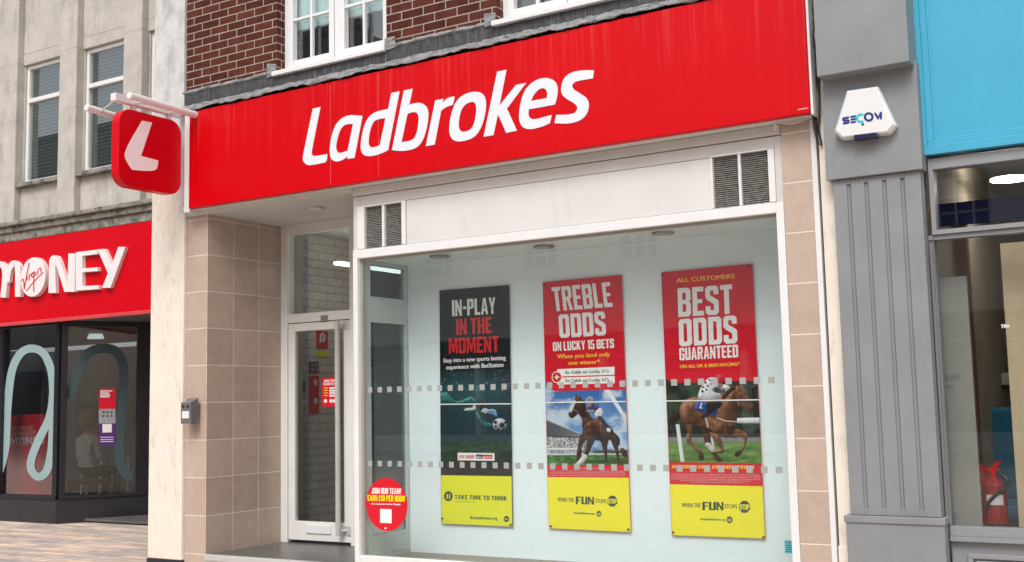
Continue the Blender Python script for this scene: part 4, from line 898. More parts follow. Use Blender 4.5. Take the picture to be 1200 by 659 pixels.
# poster 1: dark, football
TL, TR, BR, BLp = (514.9, 340.6), (596.5, 334.1), (600.8, 617.6), (517, 613.8)
p1 = poster('dark IN-PLAY IN THE MOMENT poster with a footballer and yellow foot, in the shop window', TL, TR, BR, BLp, M['navy'], 0, 0)
def edge(a, b, t): return (a[0] + (b[0] - a[0]) * t, a[1] + (b[1] - a[1]) * t)
def row(TL, TR, BR, BL, ly, ry, ly2, ry2, ins=.4):
    def X(p, q, y): t = (y - p[1]) / (q[1] - p[1]); return p[0] + (q[0] - p[0]) * t
    return [(X(TL, BL, ly) + ins, ly), (X(TR, BR, ry) - ins, ry), (X(TR, BR, ry2) - ins, ry2), (X(TL, BL, ly2) + ins, ly2)]
Q = (TL, TR, BR, BLp)
art(p1, 'yellow_foot', M['vyellow'], [row(*Q, 557.1, 558.4, 613.6, 617.3)], fp, .001)
picture(p1, row(*Q, 436, 433, 556.6, 557.9), 505, 445, 6.59, paint_football, .0008)
art(p1, 'banner', M['pwhite'], [row(*Q, 530.7, 531.2, 539.6, 540.2, 20)], fp, .0012)
bm = NB(); block(bm, 'LIVE INSIDE', (538, 537.3), (556.3, 537.5), (538, 533.4), fp, .0016); part('banner_text', bm, M['hookred'], p1)
art(p1, 'sports_badge', M['blueprint'], [[(557.8, 532.7), (577.2, 533.1), (577.2, 538.1), (557.8, 537.7)]], fp, .0016)
art(p1, 'badge_end', M['hookred'], [[(565, 532.9), (577, 533.1), (577, 538), (565, 537.8)]], fp, .002)
bm = NB(); write(bm, 'sky', (558.4, 537), (564, 537.1), (558.4, 533.9), fp, .0024, .001); write(bm, 'sports', (565.5, 537), (576.4, 537.2), (565.5, 534), fp, .0024, .001); part('badge_text', bm, M['pwhite'], p1)
bm = NB(); block(bm, 'IN-PLAY', (530, 371), (581, 367.9), (529.6, 352), fp, .0015)
write(bm, 'Step into a new sports betting', (519.8, 425.1), (592.6, 421.8), (519.8, 420.0), fp, .0015, .0016); write(bm, 'experience with BetStation', (523, 433.2), (590, 430), (523, 428), fp, .0015, .0016)
part('white_text', bm, M['pwhite'], p1)
bm = NB(); block(bm, 'IN THE', (535, 392.8), (576.4, 390.5), (534.6, 374), fp, .0015); block(bm, 'MOMENT', (526.3, 415), (584.8, 412.6), (525.9, 396.6), fp, .0015); part('red_text', bm, M['hookred'], p1)
bm = NB(); block(bm, 'TAKE TIME TO THINK', (533, 585.1), (594.2, 587), (533, 579.9), fp, .0015, gap=.1)
write(bm, 'taketimetothink.co.uk', (533.7, 588.6), (557.6, 589.2), (533.7, 586.9), fp, .0015); write(bm, 'BeGambleAware.org', (551.4, 608.5), (582.9, 609.5), (551.4, 604.6), fp, .0015, .0012)
face(bm, circ(525.5, 581.7, 5.2, 5.9), fp, .0015); face(bm, circ(593.6, 608.4, 3.3, 3.7), fp, .0015); part('black_text', bm, M['pgreen'], p1)
bm = NB(); face(bm, [(523.4, 579), (524.8, 579.1), (524.8, 584.6), (523.4, 584.5)], fp, .002); face(bm, [(526.3, 579.1), (527.7, 579.2), (527.7, 584.6), (526.3, 584.6)], fp, .002); write(bm, '18+', (591.4, 609.8), (595.9, 609.9), (591.4, 607), fp, .002); part('yellow_text', bm, M['vyellow'], p1)
joint(p1, (516, 474.6), (599.6, 474)); pin(p1, [(517.5, 344), (593.5, 337.5), (518.8, 607.5), (598.8, 615)])

# horses are printed pictures: flat shapes laid on the sheet
def foot(o, Q, yl, yr, wh, fun, st, octc, octr, gam, c18, r18):
    art(o, 'yellow_foot', M['vyellow2'], [row(*Q, yl, yr, Q[3][1] - .2, Q[2][1] - .2)], fp, .001)
    bm = NB(); write(bm, 'WHEN THE', *wh, fp, .0015, .001); block(bm, 'FUN', *fun, fp, .0015, gap=.03); write(bm, 'STOPS', *st, fp, .0015, .001); write(bm, 'BeGambleAware.org', *gam, fp, .0015, .001)
    face(bm, [(octc[0] + octr * .95 * math.cos(R(22.5 + 45 * i)), octc[1] + octr * 1.04 * math.sin(R(22.5 + 45 * i))) for i in range(8)], fp, .0015); face(bm, circ(*c18, r18, r18 * 1.08), fp, .0015)
    part('black_text', bm, M['pgreen'], o)
    bm = NB(); block(bm, 'STOP', (octc[0] - octr * .78, octc[1] + octr * .42), (octc[0] + octr * .78, octc[1] + octr * .46), (octc[0] - octr * .78, octc[1] - octr * .42), fp, .002)
    write(bm, '18', (c18[0] - r18 * .55, c18[1] + r18 * .5), (c18[0] + r18 * .55, c18[1] + r18 * .5), (c18[0] - r18 * .55, c18[1] - r18 * .45), fp, .002, .0012); part('yellow_text', bm, M['vyellow2'], o)
# poster 2
TL, TR, BR, BLp = (636, 330.8), (728.4, 322.3), (739.6, 624.1), (642.9, 619.2); Q = (TL, TR, BR, BLp)
p2 = poster('red TREBLE ODDS poster with a dark horse under blue sky, in the shop window', TL, TR, BR, BLp, M['pred'], 0, 0)
c = crop(630, 445, 5.493)
rw = row(*Q, 447, 457.2, 545.5, 545)
picture(p2, row(*Q, 446, 444, 545.5, 545), 630, 445, 5.493, paint_derby, .0008)
bm = NB(); block(bm, 'TREBLE', (649.4, 365.2), (718.2, 359.6), (646.2, 337), fp, .0015); block(bm, 'ODDS', (656, 396.4), (710.5, 393), (654.4, 369), fp, .0015); block(bm, 'ON LUCKY 15 BETS', (648.2, 411.8), (719.8, 407.8), (647.8, 401.3), fp, .0015)
face(bm, [(653.1, 432.9), (720.2, 429.9), (720.2, 439.3), (653.1, 441.5)], fp, .0012); face(bm, [(653.3, 442.9), (720.4, 440.7), (720.6, 449.2), (653.5, 451)], fp, .0012); face(bm, circ(652.7, 442.2, 6, 6.8), fp, .0016); part('white_text', bm, M['pwhite'], p2)
bm = NB(); face(bm, circ(652.7, 442.2, 5.2, 5.9), fp, .002); part('plus_disc', bm, M['hookred'], p2)
bm = NB(); face(bm, [(649.8, 441.7), (655.6, 441.4), (655.6, 442.8), (649.8, 443.1)], fp, .0024); face(bm, [(652, 439.3), (653.4, 439.3), (653.4, 445), (652, 445)], fp, .0026); part('plus_mark', bm, M['pwhite'], p2)
bm = NB(); write(bm, 'When you land only', (653.1, 420.4), (714.9, 417.6), (652.9, 415.4), fp, .0015, .0018); write(bm, 'one winner*', (666.3, 427.8), (703, 426.4), (666.2, 422.8), fp, .0015, .0018); part('gold_text', bm, M['gold'], p2)
bm = NB(); write(bm, "4x Odds on Lucky 31's", (662.3, 438.6), (713.4, 436.7), (662.2, 434.7), fp, .002, .0012); write(bm, "5x Odds on Lucky 63's", (662.6, 448), (714, 446.7), (662.5, 444.2), fp, .002, .0012); part('row_text', bm, M['pblack'], p2)
def tiny(o, rows, m):
    bm = NB()
    for xa, xb, ya, yb, h in rows:
        x = xa
        while x < xb - 1:
            wdt = random.uniform(.8, 2.6); x2 = min(xb, x + wdt); y = ya + (yb - ya) * (x - xa) / (xb - xa); y2 = ya + (yb - ya) * (x2 - xa) / (xb - xa)
            face(bm, [(x, y), (x2, y2), (x2, y2 + h), (x, y + h)], fp, .0012); x = x2 + .45
    part('small_print', bm, m, o)
tiny(p2, [(643.8, 733.5, 551.6 + i * 1.75, 552 + i * 1.75, .8) for i in range(4)] + [(672, 708, 548.2, 548.4, 1)], M['smallprint'])
foot(p2, Q, 559.3, 560, ((653.5, 588), (672.6, 588.6), (653.5, 583)), ((674.8, 591), (696.2, 591.6), (674.8, 581.9)), ((698, 589.5), (710.2, 590.1), (698, 584.5)), (717.7, 587.5), 6.6, ((672.8, 602.4), (696.8, 603.3), (672.8, 599.7)), (702, 602.3), 3.1)
joint(p2, (639.8, 472.6), (733.6, 471.4)); pin(p2, [(638.6, 334), (645.8, 616.6), (736.6, 620.6)])
# poster 3
TL, TR, BR, BLp = (774.8, 319.3), (881.5, 309.1), (897, 631.5), (787.3, 627.5); Q = (TL, TR, BR, BLp)
p3 = poster('red BEST ODDS GUARANTEED poster with a galloping brown horse, in the shop window', TL, TR, BR, BLp, M['pred'], 0, 0)
c = crop(770, 425, 5.489)
rw = row(*Q, 436, 446.5, 541.6, 543.4)
picture(p3, row(*Q, 436, 434, 541.6, 543.4), 770, 425, 5.489, paint_gallop, .0008)
bm = NB(); block(bm, 'BEST', (795, 371.7), (859, 367.7), (794, 338.2), fp, .0015); block(bm, 'ODDS', (796.2, 406.3), (864.3, 402.3), (795.2, 374.4), fp, .0015); block(bm, 'GUARANTEED', (796.4, 422.5), (865.3, 418.8), (796, 408.1), fp, .0015); part('white_text', bm, M['pwhite'], p3)
bm = NB(); write(bm, 'ALL CUSTOMERS', (793.2, 331.4), (861, 326.2), (793, 326.2), fp, .0015, .002); write(bm, 'ON ALL UK & IRISH RACING*', (797, 431.8), (867, 428.6), (796.9, 427.8), fp, .0015, .0016); block(bm, 'INCLUDES EARLY AND SHOW PRICES', (787.5, 549), (884, 549.8), (787.5, 545), fp, .0015, gap=.12); part('gold_text', bm, M['gold'], p3)
tiny(p3, [(786.5, 891.5, 555.3 + i * 1.9, 556.2 + i * 1.9, .85) for i in range(4)] + [(797, 880, 562.9, 563.6, .85), (809, 870, 564.8, 565.4, .85)], M['smallprint'])
foot(p3, Q, 567.7, 570.1, ((799.1, 594.4), (821, 595), (799.1, 589.2)), ((823.2, 598), (847.9, 598.3), (823.2, 588.3)), ((849.3, 595.6), (863.8, 596.2), (849.3, 590.6)), (872.6, 594.2), 7.3, ((821.4, 609.7), (849.8, 610.6), (821.4, 606.8)), (855, 609.4), 3.7)
joint(p3, (780.6, 470.8), (890, 469.4)); pin(p3, [(777.6, 322.5), (878, 312.5), (789.3, 624), (895, 629.5)])

# round sticker inside the glass
GY = .056
def fg(x, y): return at(x, y, GY)
cc = fg(452.8, 591.3); st = thing('round_sticker', 'round red sticker reading JOIN OUR TEAM on the glass near the entrance', 'sticker', cc)
rad = (fg(452.8, 560.2) - fg(452.8, 622.4)).length / 2
bm = NB(); solid(bm, [[cc + Vector((rad * math.cos(2 * math.pi * i / 64), 0, rad * math.sin(2 * math.pi * i / 64))) for i in range(64)]], Vector((0, .0015, 0))); part('disc', bm, M['pred'], st)
bm = NB(); block(bm, 'JOIN OUR TEAM!', (435.5, 578.6), (470, 579.4), (435.5, 571.8), fg, .001); write(bm, 'As a Customer Service Manager', (435.5, 591.4), (469.8, 592.2), (435.5, 589.2), fg, .001, .001); face(bm, [(445.5, 596.5), (459, 597), (459, 613.4), (445.5, 612.8)], fg, .001); face(bm, circ(451.8, 619.2, 1.1), fg, .001); part('white_text', bm, M['pwhite'], st)
bm = NB(); block(bm, 'EARN £10 PER HOUR', (430.9, 587), (474.6, 588.2), (430.9, 580.1), fg, .001); part('gold_text', bm, M['vyellow2'], st)
# small teal sticker bottom right
q = [fg(919.3, 633.3), fg(930.2, 633.8), fg(930.6, 649.3), fg(919.7, 649)]
stp = thing('small_sticker', 'small teal police notice in the bottom right corner of the shop window', 'sticker', q[3])
bm = NB(); hexa(bm, q, [v + Vector((0, .0015, 0)) for v in q]); part('sheet', bm, mat('teal print', (.10, .40, .45), var=.1), stp)
bm = NB(); write(bm, 'POLICE', (920, 636.6), (929.7, 637), (920, 634.3), fg, .001, .001)
for y in (638.5, 641, 643.5, 646): face(bm, [(920.5, y), (928.5, y + .3), (928.5, y + 1.4), (920.5, y + 1.1)], fg, .001)
part('dark_text', bm, plain('teal dark', (.01, .10, .14)), stp)

# red notice on the door glass
def fd(x, y): return at(x, y, DY - .004)
q = [fd(377.2, 443.4), fd(393.5, 442), fd(393.5, 476.5), fd(377.2, 477)]
nt_ = thing('door_notice', 'bright red notice stuck on the glass of the entrance door', 'notice', q[3])
bm = NB(); hexa(bm, q, [v + Vector((0, .0015, 0)) for v in q]); part('sheet', bm, M['pred'], nt_)
bm = NB(); block(bm, 'WHEN THE', (380, 448), (392.5, 447.6), (380, 445.2), fd, .001); block(bm, 'REASON PLAY', (379.2, 451.8), (392.8, 451.4), (379.2, 448.8), fd, .001)
for y in (454, 457, 460, 463): face(bm, [(386, y), (392.6, y - .1), (392.6, y + 2), (386, y + 2.1)], fd, .001)
for x in (381.5, 388, 392): face(bm, circ(x, 470, 1.9, 2.2), fd, .001)
part('white_text', bm, M['pwhite'], nt_)
bm = NB()
for y in (454.3, 457.3, 460.3, 463.3): face(bm, [(379.5, y), (384.5, y - .1), (384.5, y + 1), (379.5, y + 1.1)], fd, .001)
part('gold_text', bm, M['gold'], nt_)
# things on the inner wall seen through the door
XW = XI - .04
def fw_(x, y): return onx(x, y, XW)
UPX = Vector((1, 0, 0))
def wallsheet(name, label, cat, quadpx, m, extra=()):
    q = [fw_(*p) + UPX * .012 for p in quadpx]
    o = thing(name, label, cat, q[3]); bm = NB(); hexa(bm, q, [v - UPX * .011 for v in q]); part('sheet', bm, m, o)
    for nm, mm, polys in extra:
        bm = NB()
        for k, pl in enumerate(polys): solid(bm, [[fw_(*p) + UPX * (.0135 + .001 * k) for p in pl]], None)
        part(nm, bm, mm, o)
    return o
wallsheet('wall_poster', 'red poster with a white round D mark on the white brick wall inside the entrance', 'poster', [(370.5, 387.5), (383.2, 388.6), (383.2, 408.8), (370.5, 407.8)], M['pred'],
          [('emblem', M['pwhite'], [curve([(373.5, 400.5), (374, 392.5), (377.3, 389.8), (380, 393), (380.3, 397.5), (378.5, 401.5), (375.8, 400.5), (373.2, 402.8)])]), ('emblem_centre', M['pred'], [circ(377.2, 395.8, 1.9, 3.6)])])
wallsheet('yellow_notice', 'small yellow notice under the red wall poster inside the entrance', 'notice', [(370.5, 412.2), (383, 412.8), (383, 418.8), (370.5, 418.2)], M['vyellow'])
wallsheet('pictogram_sign', 'tall red sign with round pictograms inside the entrance', 'sign', [(361.8, 440.5), (372.6, 440.5), (372.6, 485), (361.8, 485.5)], M['pred'], [('pictogram', M['pinkwhite'], [circ(368.6, 448.5, 2.2, 3.8), circ(368.6, 470, 2.2, 3.8)])])
wallsheet('blue_leaflets', 'dark framed leaflet holder on the wall inside the entrance', 'holder', [(362, 424), (372.5, 424), (372.5, 437), (362, 437)], M['blackframe'], [('leaflet', mat('leaflet', (.22, .22, .3)), [[(363, 425.5), (367, 425.5), (367, 430), (363, 430)], [(368, 425.5), (372, 425.5), (372, 430), (368, 430)], [(363, 431.5), (367, 431.5), (367, 436), (363, 436)], [(368, 431.5), (372, 431.5), (372, 436), (368, 436)]])])
q = onx(349.5, 460, XI); q2 = onx(356, 448, XI)
bm = NB(); B(bm, XI, XI + .03, q.y, q2.y, q.z, q2.z); single('green_box', bm, mat('green plastic', (.01, .10, .07), rough=.4), 'small green call point box on the grey brick by the door', 'box', (XI, q.y, q.z), .003)
bm = NB(); a = at(385, 600, 2.6); B(bm, a.x - .35, a.x + .35, 2.6, 3.1, ZST, ZST + 1.55)
kio = thing('betting_terminal', 'tall dark red betting terminal standing inside behind the door', 'terminal', (a.x, 2.6, ZST))
part('cabinet', bm, mat('dark red cabinet', (.18, .008, .012), rough=.35), kio, .02)
bm = NB(); B(bm, a.x - .28, a.x + .28, 2.59, 2.5995, ZST + .95, ZST + 1.4); part('screen', bm, M['blackframe'], kio)

# loose cables between the shop and its right neighbour
bm = NB(); x = at(953, 60, -.06).x
pts = [Vector((x + .02 * math.sin(i * .9), -.06 - .01 * math.cos(i * 1.3), ZFT + 1.2 - i * .11)) for i in range(22)]
pts2 = [p_ + Vector((.025 + .012 * math.sin(i * 1.7 + 1), .02, 0)) for i, p_ in enumerate(pts)]
polytube(bm, pts, .009); polytube(bm, pts2, .007)
single('cable_run', bm, M['dark'], 'bundle of black cables hanging down beside the right end of the red fascia', 'cables', (x, -.06, ZFB))
bm = NB(); a, b = at(910, 142, -.06), at(951, 135, -.06)
pts = [a.lerp(b, i / 12) + Vector((0, 0, -.035 * math.sin(math.pi * i / 12))) for i in range(13)]
polytube(bm, pts, .006); tube(bm, a + Vector((-.01, 0, .0)), a + Vector((-.01, 0, -.06)), .012)
single('white_cable', bm, M['cream_trim'], 'thin white cable sagging under the right end of the red fascia', 'cable', tuple(a))

# ================================================================== RIGHT: cream strip and grey shopfront
xs0 = XR + .012; xs1 = at(976.5, 210, -.06).x + .01
cs = thing('cream_party_wall', 'narrow cream painted wall strip between the tan tiles and the grey pilaster', 'wall', (xs0, 0, 0))
bm = NB(); B(bm, xs0 + .006, xs1 + .15, -.02, .5, 0, 10); part('strip', bm, M['render_cream'], cs, .006)
bm = NB(); B(bm, xs0 - .01, xs0 + .004, .03, .4, 0, 10); part('gap', bm, M['dark'], cs)
bm = NB(); B(bm, xs0 + .005, xs1 - .01, -.045, -.0205, 0, at(988, 640, -.04).z); part('foot', bm, M['render_cream'], cs, .006)

gs = thing('grey_shopfront', 'grey painted shopfront with a fluted pilaster and bright blue panel on the right', 'building', (-1.2, 0, 0))
SY = -.10
px0, px1 = at(976, 210, SY).x, at(1078.5, 203, SY).x
zsh0, zsh1 = at(1050, 605, SY).z, at(1027, 206, SY).z
# fluted shaft
bm = NB(); flutes = [at(x_, 420, SY).x for x_ in (996 + 6.5, 1017 + 6.5, 1038 + 6.5, 1058.5 + 6.5)]
flt = [at(x_, 300, SY).x for x_ in (1001, 1019, 1040.5, 1060)]
fx = [px0 + (px1 - px0) * t for t in (.18, .385, .59, .795)]; hw = .0125; zf0, zf1 = at(1040, 597, SY).z, at(1030, 212, SY).z
edges = [px0] + [e for x_ in fx for e in (x_ - hw, x_ + hw)] + [px1]
for i in range(0, len(edges), 2): B(bm, edges[i], edges[i + 1], SY, SY + .10, zsh0, zsh1)
for x_ in fx:
    B(bm, x_ - hw, x_ + hw, SY + .016, SY + .10, zsh0, zsh1); B(bm, x_ - hw, x_ + hw, SY, SY + .0155, zsh0, zf0); B(bm, x_ - hw, x_ + hw, SY, SY + .0155, zf1, zsh1)
    prof = [(x_ + hw * math.cos(math.pi * k / 8), SY + .0005 + .014 * math.sin(math.pi * k / 8)) for k in range(9)]
    for (xa, ya_), (xb, yb_) in zip(prof, prof[1:]):
        k = abs((xa + xb) / 2 - x_) / hw; zz = hw * (1 - math.sqrt(max(0, 1 - k * k)))
        quad(bm, (xa, ya_, zf0 + zz), (xb, yb_, zf0 + zz), (xb, yb_, zf1 - zz), (xa, ya_, zf1 - zz)); quad(bm, (xa, SY + .0002, zf0 - .002), (xb, SY + .0002, zf0 - .002), (xb, yb_, zf0 + zz), (xa, ya_, zf0 + zz))
part('pilaster', bm, M['grey'], gs, .003)
bm = NB(); zc0 = zsh1 + .002; B(bm, px0 - .035, px1 + .02, SY - .03, SY + .12, zc0, at(1015, 82, SY).z); part('capital', bm, M['grey'], gs, .004)
UY = SY - .16
ux0, ux1 = at(957.5, 92, UY).x, at(1065.5, 71, UY).x; uz = at(958.5, 90, UY).z
bm = NB(); B(bm, ux0, ux1, UY, .1, uz, 6); part('upper_block', bm, M['grey'], gs, .004)
bm = NB(); B(bm, px0 - .025, px1 + .018, SY - .025, SY + .1, 0, zsh0 - .002); B(bm, px0 - .035, px1 + .028, SY - .035, SY + .1, zsh0 - .045, zsh0 - .0021); part('pedestal', bm, M['grey'], gs, .004)
# blue fascia panel with mouldings
bx0 = at(1066, 30, -.04).x; bz = at(1077.5, 183, -.04).z
bm = NB(); BX1 = 4.5; B(bm, bx0, BX1, -.04, .1, bz, bz + .055); B(bm, bx0, bx0 + .06, -.04, .1, bz + .055, 5.2); B(bm, bx0 + .06, BX1, -.015, .1, bz + .055, 5.2)
B(bm, bx0 + .06, BX1, -.028, -.016, bz + .055, bz + .085); B(bm, bx0 + .06, bx0 + .10, -.028, -.016, bz + .085, 5.2); B(bm, bx0 + .1, BX1, -.022, -.0155, bz + .085, bz + .10); B(bm, bx0 + .10, bx0 + .115, -.022, -.0155, bz + .10, 5.2)
part('blue_panel', bm, M['blue'], gs, .003)
# window frames
WYR = .02
wz0, wz1 = at(1092, 276, WYR).z, bz - .02
lx0 = at(1084.5, 230, WYR).x; gx0 = at(1096, 235, WYR).x; gz_1 = at(1096, 199, WYR).z; gz_0 = at(1097, 270, WYR).z
mx0 = at(1093, 400, WYR).x; mz0 = at(1108, 616.5, WYR).z
bm = NB(); RX = 4.4
B(bm, px1 + .03, lx0 + .03, .0, .12, 0, bz - .01)
B(bm, lx0 + .03, gx0, WYR - .02, .1, gz_0, wz1); B(bm, lx0 + .03, RX, WYR - .02, .1, wz0, gz_0 - .001); B(bm, gx0, RX, WYR - .02, .1, gz_1, wz1)
B(bm, lx0 + .03, mx0 + .012, WYR + .01, .1, mz0, wz0 - .002); B(bm, mx0 + .012, RX, WYR, .1, wz0 - .03, wz0 - .002)
B(bm, lx0 + .03, RX, WYR - .03, .1, mz0 - .055, mz0); B(bm, lx0 + .03, RX, WYR - .045, .1, mz0 - .085, mz0 - .056)
B(bm, 2.2, 2.3, WYR, .1, mz0, wz0 - .03)
fr = part('window_frame', bm, M['greyl'], gs, .004)
bm = NB(); B(bm, gx0, RX, WYR + .03, WYR + .036, gz_0, gz_1); B(bm, mx0 + .012, RX, WYR + .03, WYR + .036, mz0, wz0 - .03); part('pane', bm, M['glass_dark'], fr)
bm = NB(); rz = mz0 - .087; B(bm, lx0 + .03, RX, WYR + .0, .12, 0, rz); 
B(bm, lx0 + .12, RX, WYR - .022, WYR - .001, rz - .10, rz - .07); B(bm, lx0 + .12, lx0 + .15, WYR - .022, WYR - .001, .2, rz - .10); B(bm, lx0 + .165, RX, WYR - .014, WYR - .001, rz - .128, rz - .112); B(bm, lx0 + .165, lx0 + .18, WYR - .014, WYR - .001, .2, rz - .128)
part('stall_riser', bm, M['greyl'], gs, .003)
# room behind
bm = NB(); B(bm, px1 + .03, RX, 5, 5.1, 0, 3.5); B(bm, px1 - .1, px1 - .02, .13, 5, 0, 3.5); B(bm, RX, RX + .1, -.1, 5, 0, 6); part('inner_wall', bm, mat('shop wall tan', (.36, .29, .22), rough=.8, var=.15), gs)
bm = NB(); B(bm, px1 - .02, RX, .13, 5, .05, .12); part('inner_floor', bm, M['floor_in'], gs)
zic = at(1190, 195, 1.5).z
bm = NB(); B(bm, px1 - .02, RX, .13, 5, zic + .15, zic + .2); part('inner_ceiling', bm, mat('shop ceiling', (.34, .33, .31)), gs)
bm = NB(); B(bm, px0 - .1, RX + .1, .12, .4, 3.6, 9); part('upper_wall', bm, M['grey'], gs)
bm = NB(); p = at(1183, 211, 1.5); tube(bm, p, p + Vector((0, 0, .012)), .13, 28); lp = single('ceiling_light', bm, emit('lamp disc', (1, .95, .85, 1), 26), 'lit round white lamp near the ceiling of the grey shop', 'lamp', tuple(p))
bm = NB(); a, b = at(1143.5, 367, 3), at(1159, 363, 3); B(bm, a.x, b.x, 2.9, 3.1, a.z, a.z + .06); single('light_bar', bm, emit('bar light', (1, .93, .8, 1), 9), 'short lit light bar deep inside the grey shop', 'lamp', (a.x, 3, a.z))
bm = NB(); write(bm, 'TRA', (1173, 385), (1183, 384), (1173, 380.5), lambda x, y: at(x, y, WYR + .028), .001, .001); part('reflected_lettering', bm, M['pwhite'], fr)  # letters painted on the pane in place of a reflection
# boards and stock in the grey shop
a, b = at(1094, 600, .25), at(1140, 600, .25)
bd = thing('display_panel', 'tall pale panel standing close behind the grey shop window', 'panel', (a.x, .25, mz0))
bm = NB(); B(bm, a.x - .1, at(1141, 450, .25).x, .24, .26, mz0 - .1, wz0 - .25); part('sheet', bm, mat('panel card', (.30, .285, .26), var=.05), bd)
def fpn(x, y): return at(x, y, .24)
bm = NB(); write(bm, 'FRESH', (1104, 447), (1124, 445), (1104, 440.5), fpn, .001, .001, mirror=True); write(bm, 'EVERY', (1106, 457), (1118, 456), (1106, 452), fpn, .001, .001, mirror=True); part('lettering', bm, mat('faded letters', (.18, .18, .17)), bd)
bm = NB(); a = at(1181, 420, .3); B(bm, a.x, a.x + .5, .3, .34, mz0 - .2, at(1190, 284, .3).z); single('wooden_board', bm, mat('plywood', (.55, .42, .27), rough=.6, var=.12, vs=4), 'upright pale wooden board behind the grey shop window at the picture edge', 'board', (a.x, .3, mz0))
a = at(1143, 560, 1.0); bm = NB(); B(bm, a.x - .04, a.x + .04, 1.0, 1.1, .12, 2.7); single('brown_post', bm, mat('brown wood', (.20, .085, .03)), 'dark brown upright post inside the grey shop', 'post', (a.x, 1, .12))
bm = NB(); a, b = at(1143, 385, 3.6), at(1176, 330, 3.6); B(bm, a.x, b.x, 3.6, 4.0, .12, a.z); single('dark_cabinet', bm, mat('cabinet', (.04, .042, .05)), 'dark cabinet standing deep inside the grey shop', 'cabinet', (a.x, 3.6, .12), .01)
bb = at(1096, 266, .5); bm = NB(); B(bm, bb.x, RX, .5, .54, bb.z, at(1096, 240, .5).z); single('blue_valance', bm, mat('valance blue', (.004, .012, .10)), 'dark blue band hanging behind the upper panes of the grey shop', 'valance', (bb.x, .5, bb.z))
# blue chair
ch_ = at(1153, 600, 1.6); bc = thing('blue_chair', 'blue upholstered chair inside the grey shop behind the fire extinguisher', 'chair', (ch_.x, 1.6, .12))
mb_ = mat('blue cloth', (.02, .17, .30), rough=.7)
z1c = at(1153, 478, 1.8).z
bm = NB(); B(bm, ch_.x - .28, ch_.x + .5, 1.55, 2.1, .5, .62); part('seat', bm, mb_, bc, .04, seg=3)
bm = NB(); B(bm, ch_.x - .28, ch_.x + .5, 2.05, 2.15, .62, z1c); part('backrest', bm, mb_, bc, .04, seg=3)
for dx in (-.24, .46):
    for yy in (1.6, 2.08): bm = NB(); tube(bm, (ch_.x + dx, yy, .12), (ch_.x + dx, yy, .5), .02, 8); part('leg', bm, M['chrome'], bc)
# red stool-like sack truck replaced by red bag
e0 = at(1151, 612, .8); bm = NB(); tube(bm, (e0.x, .8, .12), (e0.x, .8, at(1146, 545, .8).z), .09, 16, .05); single('red_cone', bm, mat('red plastic', (.45, .01, .012), rough=.4), 'tall red plastic cone left of the fire extinguisher', 'cone', (e0.x, .8, .12))
a, b = at(1141, 425, 3.0), at(1152, 305, 3.0); bm = NB(); B(bm, a.x, b.x + .25, 3.3, 3.34, a.z, b.z); single('orange_panel', bm, mat('rust orange', (.36, .12, .035), var=.2), 'rust orange wall panel deep inside the grey shop', 'panel', (a.x, 3.3, a.z))
sh0, sh1 = at(1146, 452, 2.6), at(1181, 452, 2.6)
bm = NB(); B(bm, sh0.x, sh1.x + .4, 2.6, 2.9, sh0.z - .03, sh0.z); single('wall_shelf', bm, M['dark'], 'dark shelf with small boxes inside the grey shop', 'shelf', (sh0.x, 2.6, sh0.z), .003)
for k, (c_, w_x, h_, nm) in enumerate((((.45, .02, .02), .10, .16, 'small red box on the dark shelf in the grey shop'), ((.5, .45, .35), .12, .10, 'low cream box on the dark shelf in the grey shop'), ((.02, .10, .25), .09, .20, 'tall blue box on the dark shelf in the grey shop'), ((.4, .2, .04), .10, .13, 'ochre box on the dark shelf in the grey shop'))):
    x = sh0.x + .03 + k * .13; bm = NB(); B(bm, x, x + w_x, 2.66, 2.82, sh0.z + .001, sh0.z + h_); single('stock_box', bm, mat('box print %d' % k, c_, var=.3, vs=15), nm, 'box', (x, 2.66, sh0.z), .003, 'boxes on the shelf in the grey shop')
q = [at(x, y, 3.6 - .02) for x, y in ((1153, 395), (1170, 393), (1170, 428), (1153, 429))]
bm = NB(); hexa(bm, q, [v + Vector((0, .012, 0)) for v in q]); single('wall_card', bm, mat('white card', (.6, .6, .58), var=.25, vs=9), 'white card on the dark cabinet inside the grey shop', 'card', tuple(q[3]))
# fire extinguisher
e = at(1167, 604, .5); ze = e.z - .05; zt_ = at(1167, 568, .5).z
fe = thing('fire_extinguisher', 'red fire extinguisher with a white label standing in the grey shop window', 'extinguisher', (e.x, .5, ze))
bm = NB(); tube(bm, (e.x, .5, ze), (e.x, .5, zt_), .075, 20); tube(bm, (e.x, .5, zt_), (e.x, .5, zt_ + .05), .075, 20, .03); part('body', bm, mat('extinguisher red', (.32, .006, .008), rough=.3), fe, .004)
bm = NB(); tube(bm, (e.x, .5, zt_ + .05), (e.x, .5, zt_ + .09), .025, 12); B(bm, e.x - .06, e.x + .05, .49, .51, zt_ + .09, zt_ + .105); hexa(bm, [(e.x - .02, .49, zt_ + .105), (e.x + .02, .49, zt_ + .105), (e.x + .02, .51, zt_ + .105), (e.x - .02, .51, zt_ + .105)], [(e.x + .03, .49, zt_ + .15), (e.x + .06, .49, zt_ + .15), (e.x + .06, .51, zt_ + .15), (e.x + .03, .51, zt_ + .15)]); part('valve', bm, M['redp'], fe)
bm = NB(); polytube(bm, spline([(e.x + .03, .46, zt_ + .09), (e.x + .09, .44, zt_ + .02), (e.x - .02, .42, zt_ - .1), (e.x - .03, .42, ze + .1)], 5), .012, 8); part('hose', bm, M['dark'], fe)
bm = NB(); n = 8
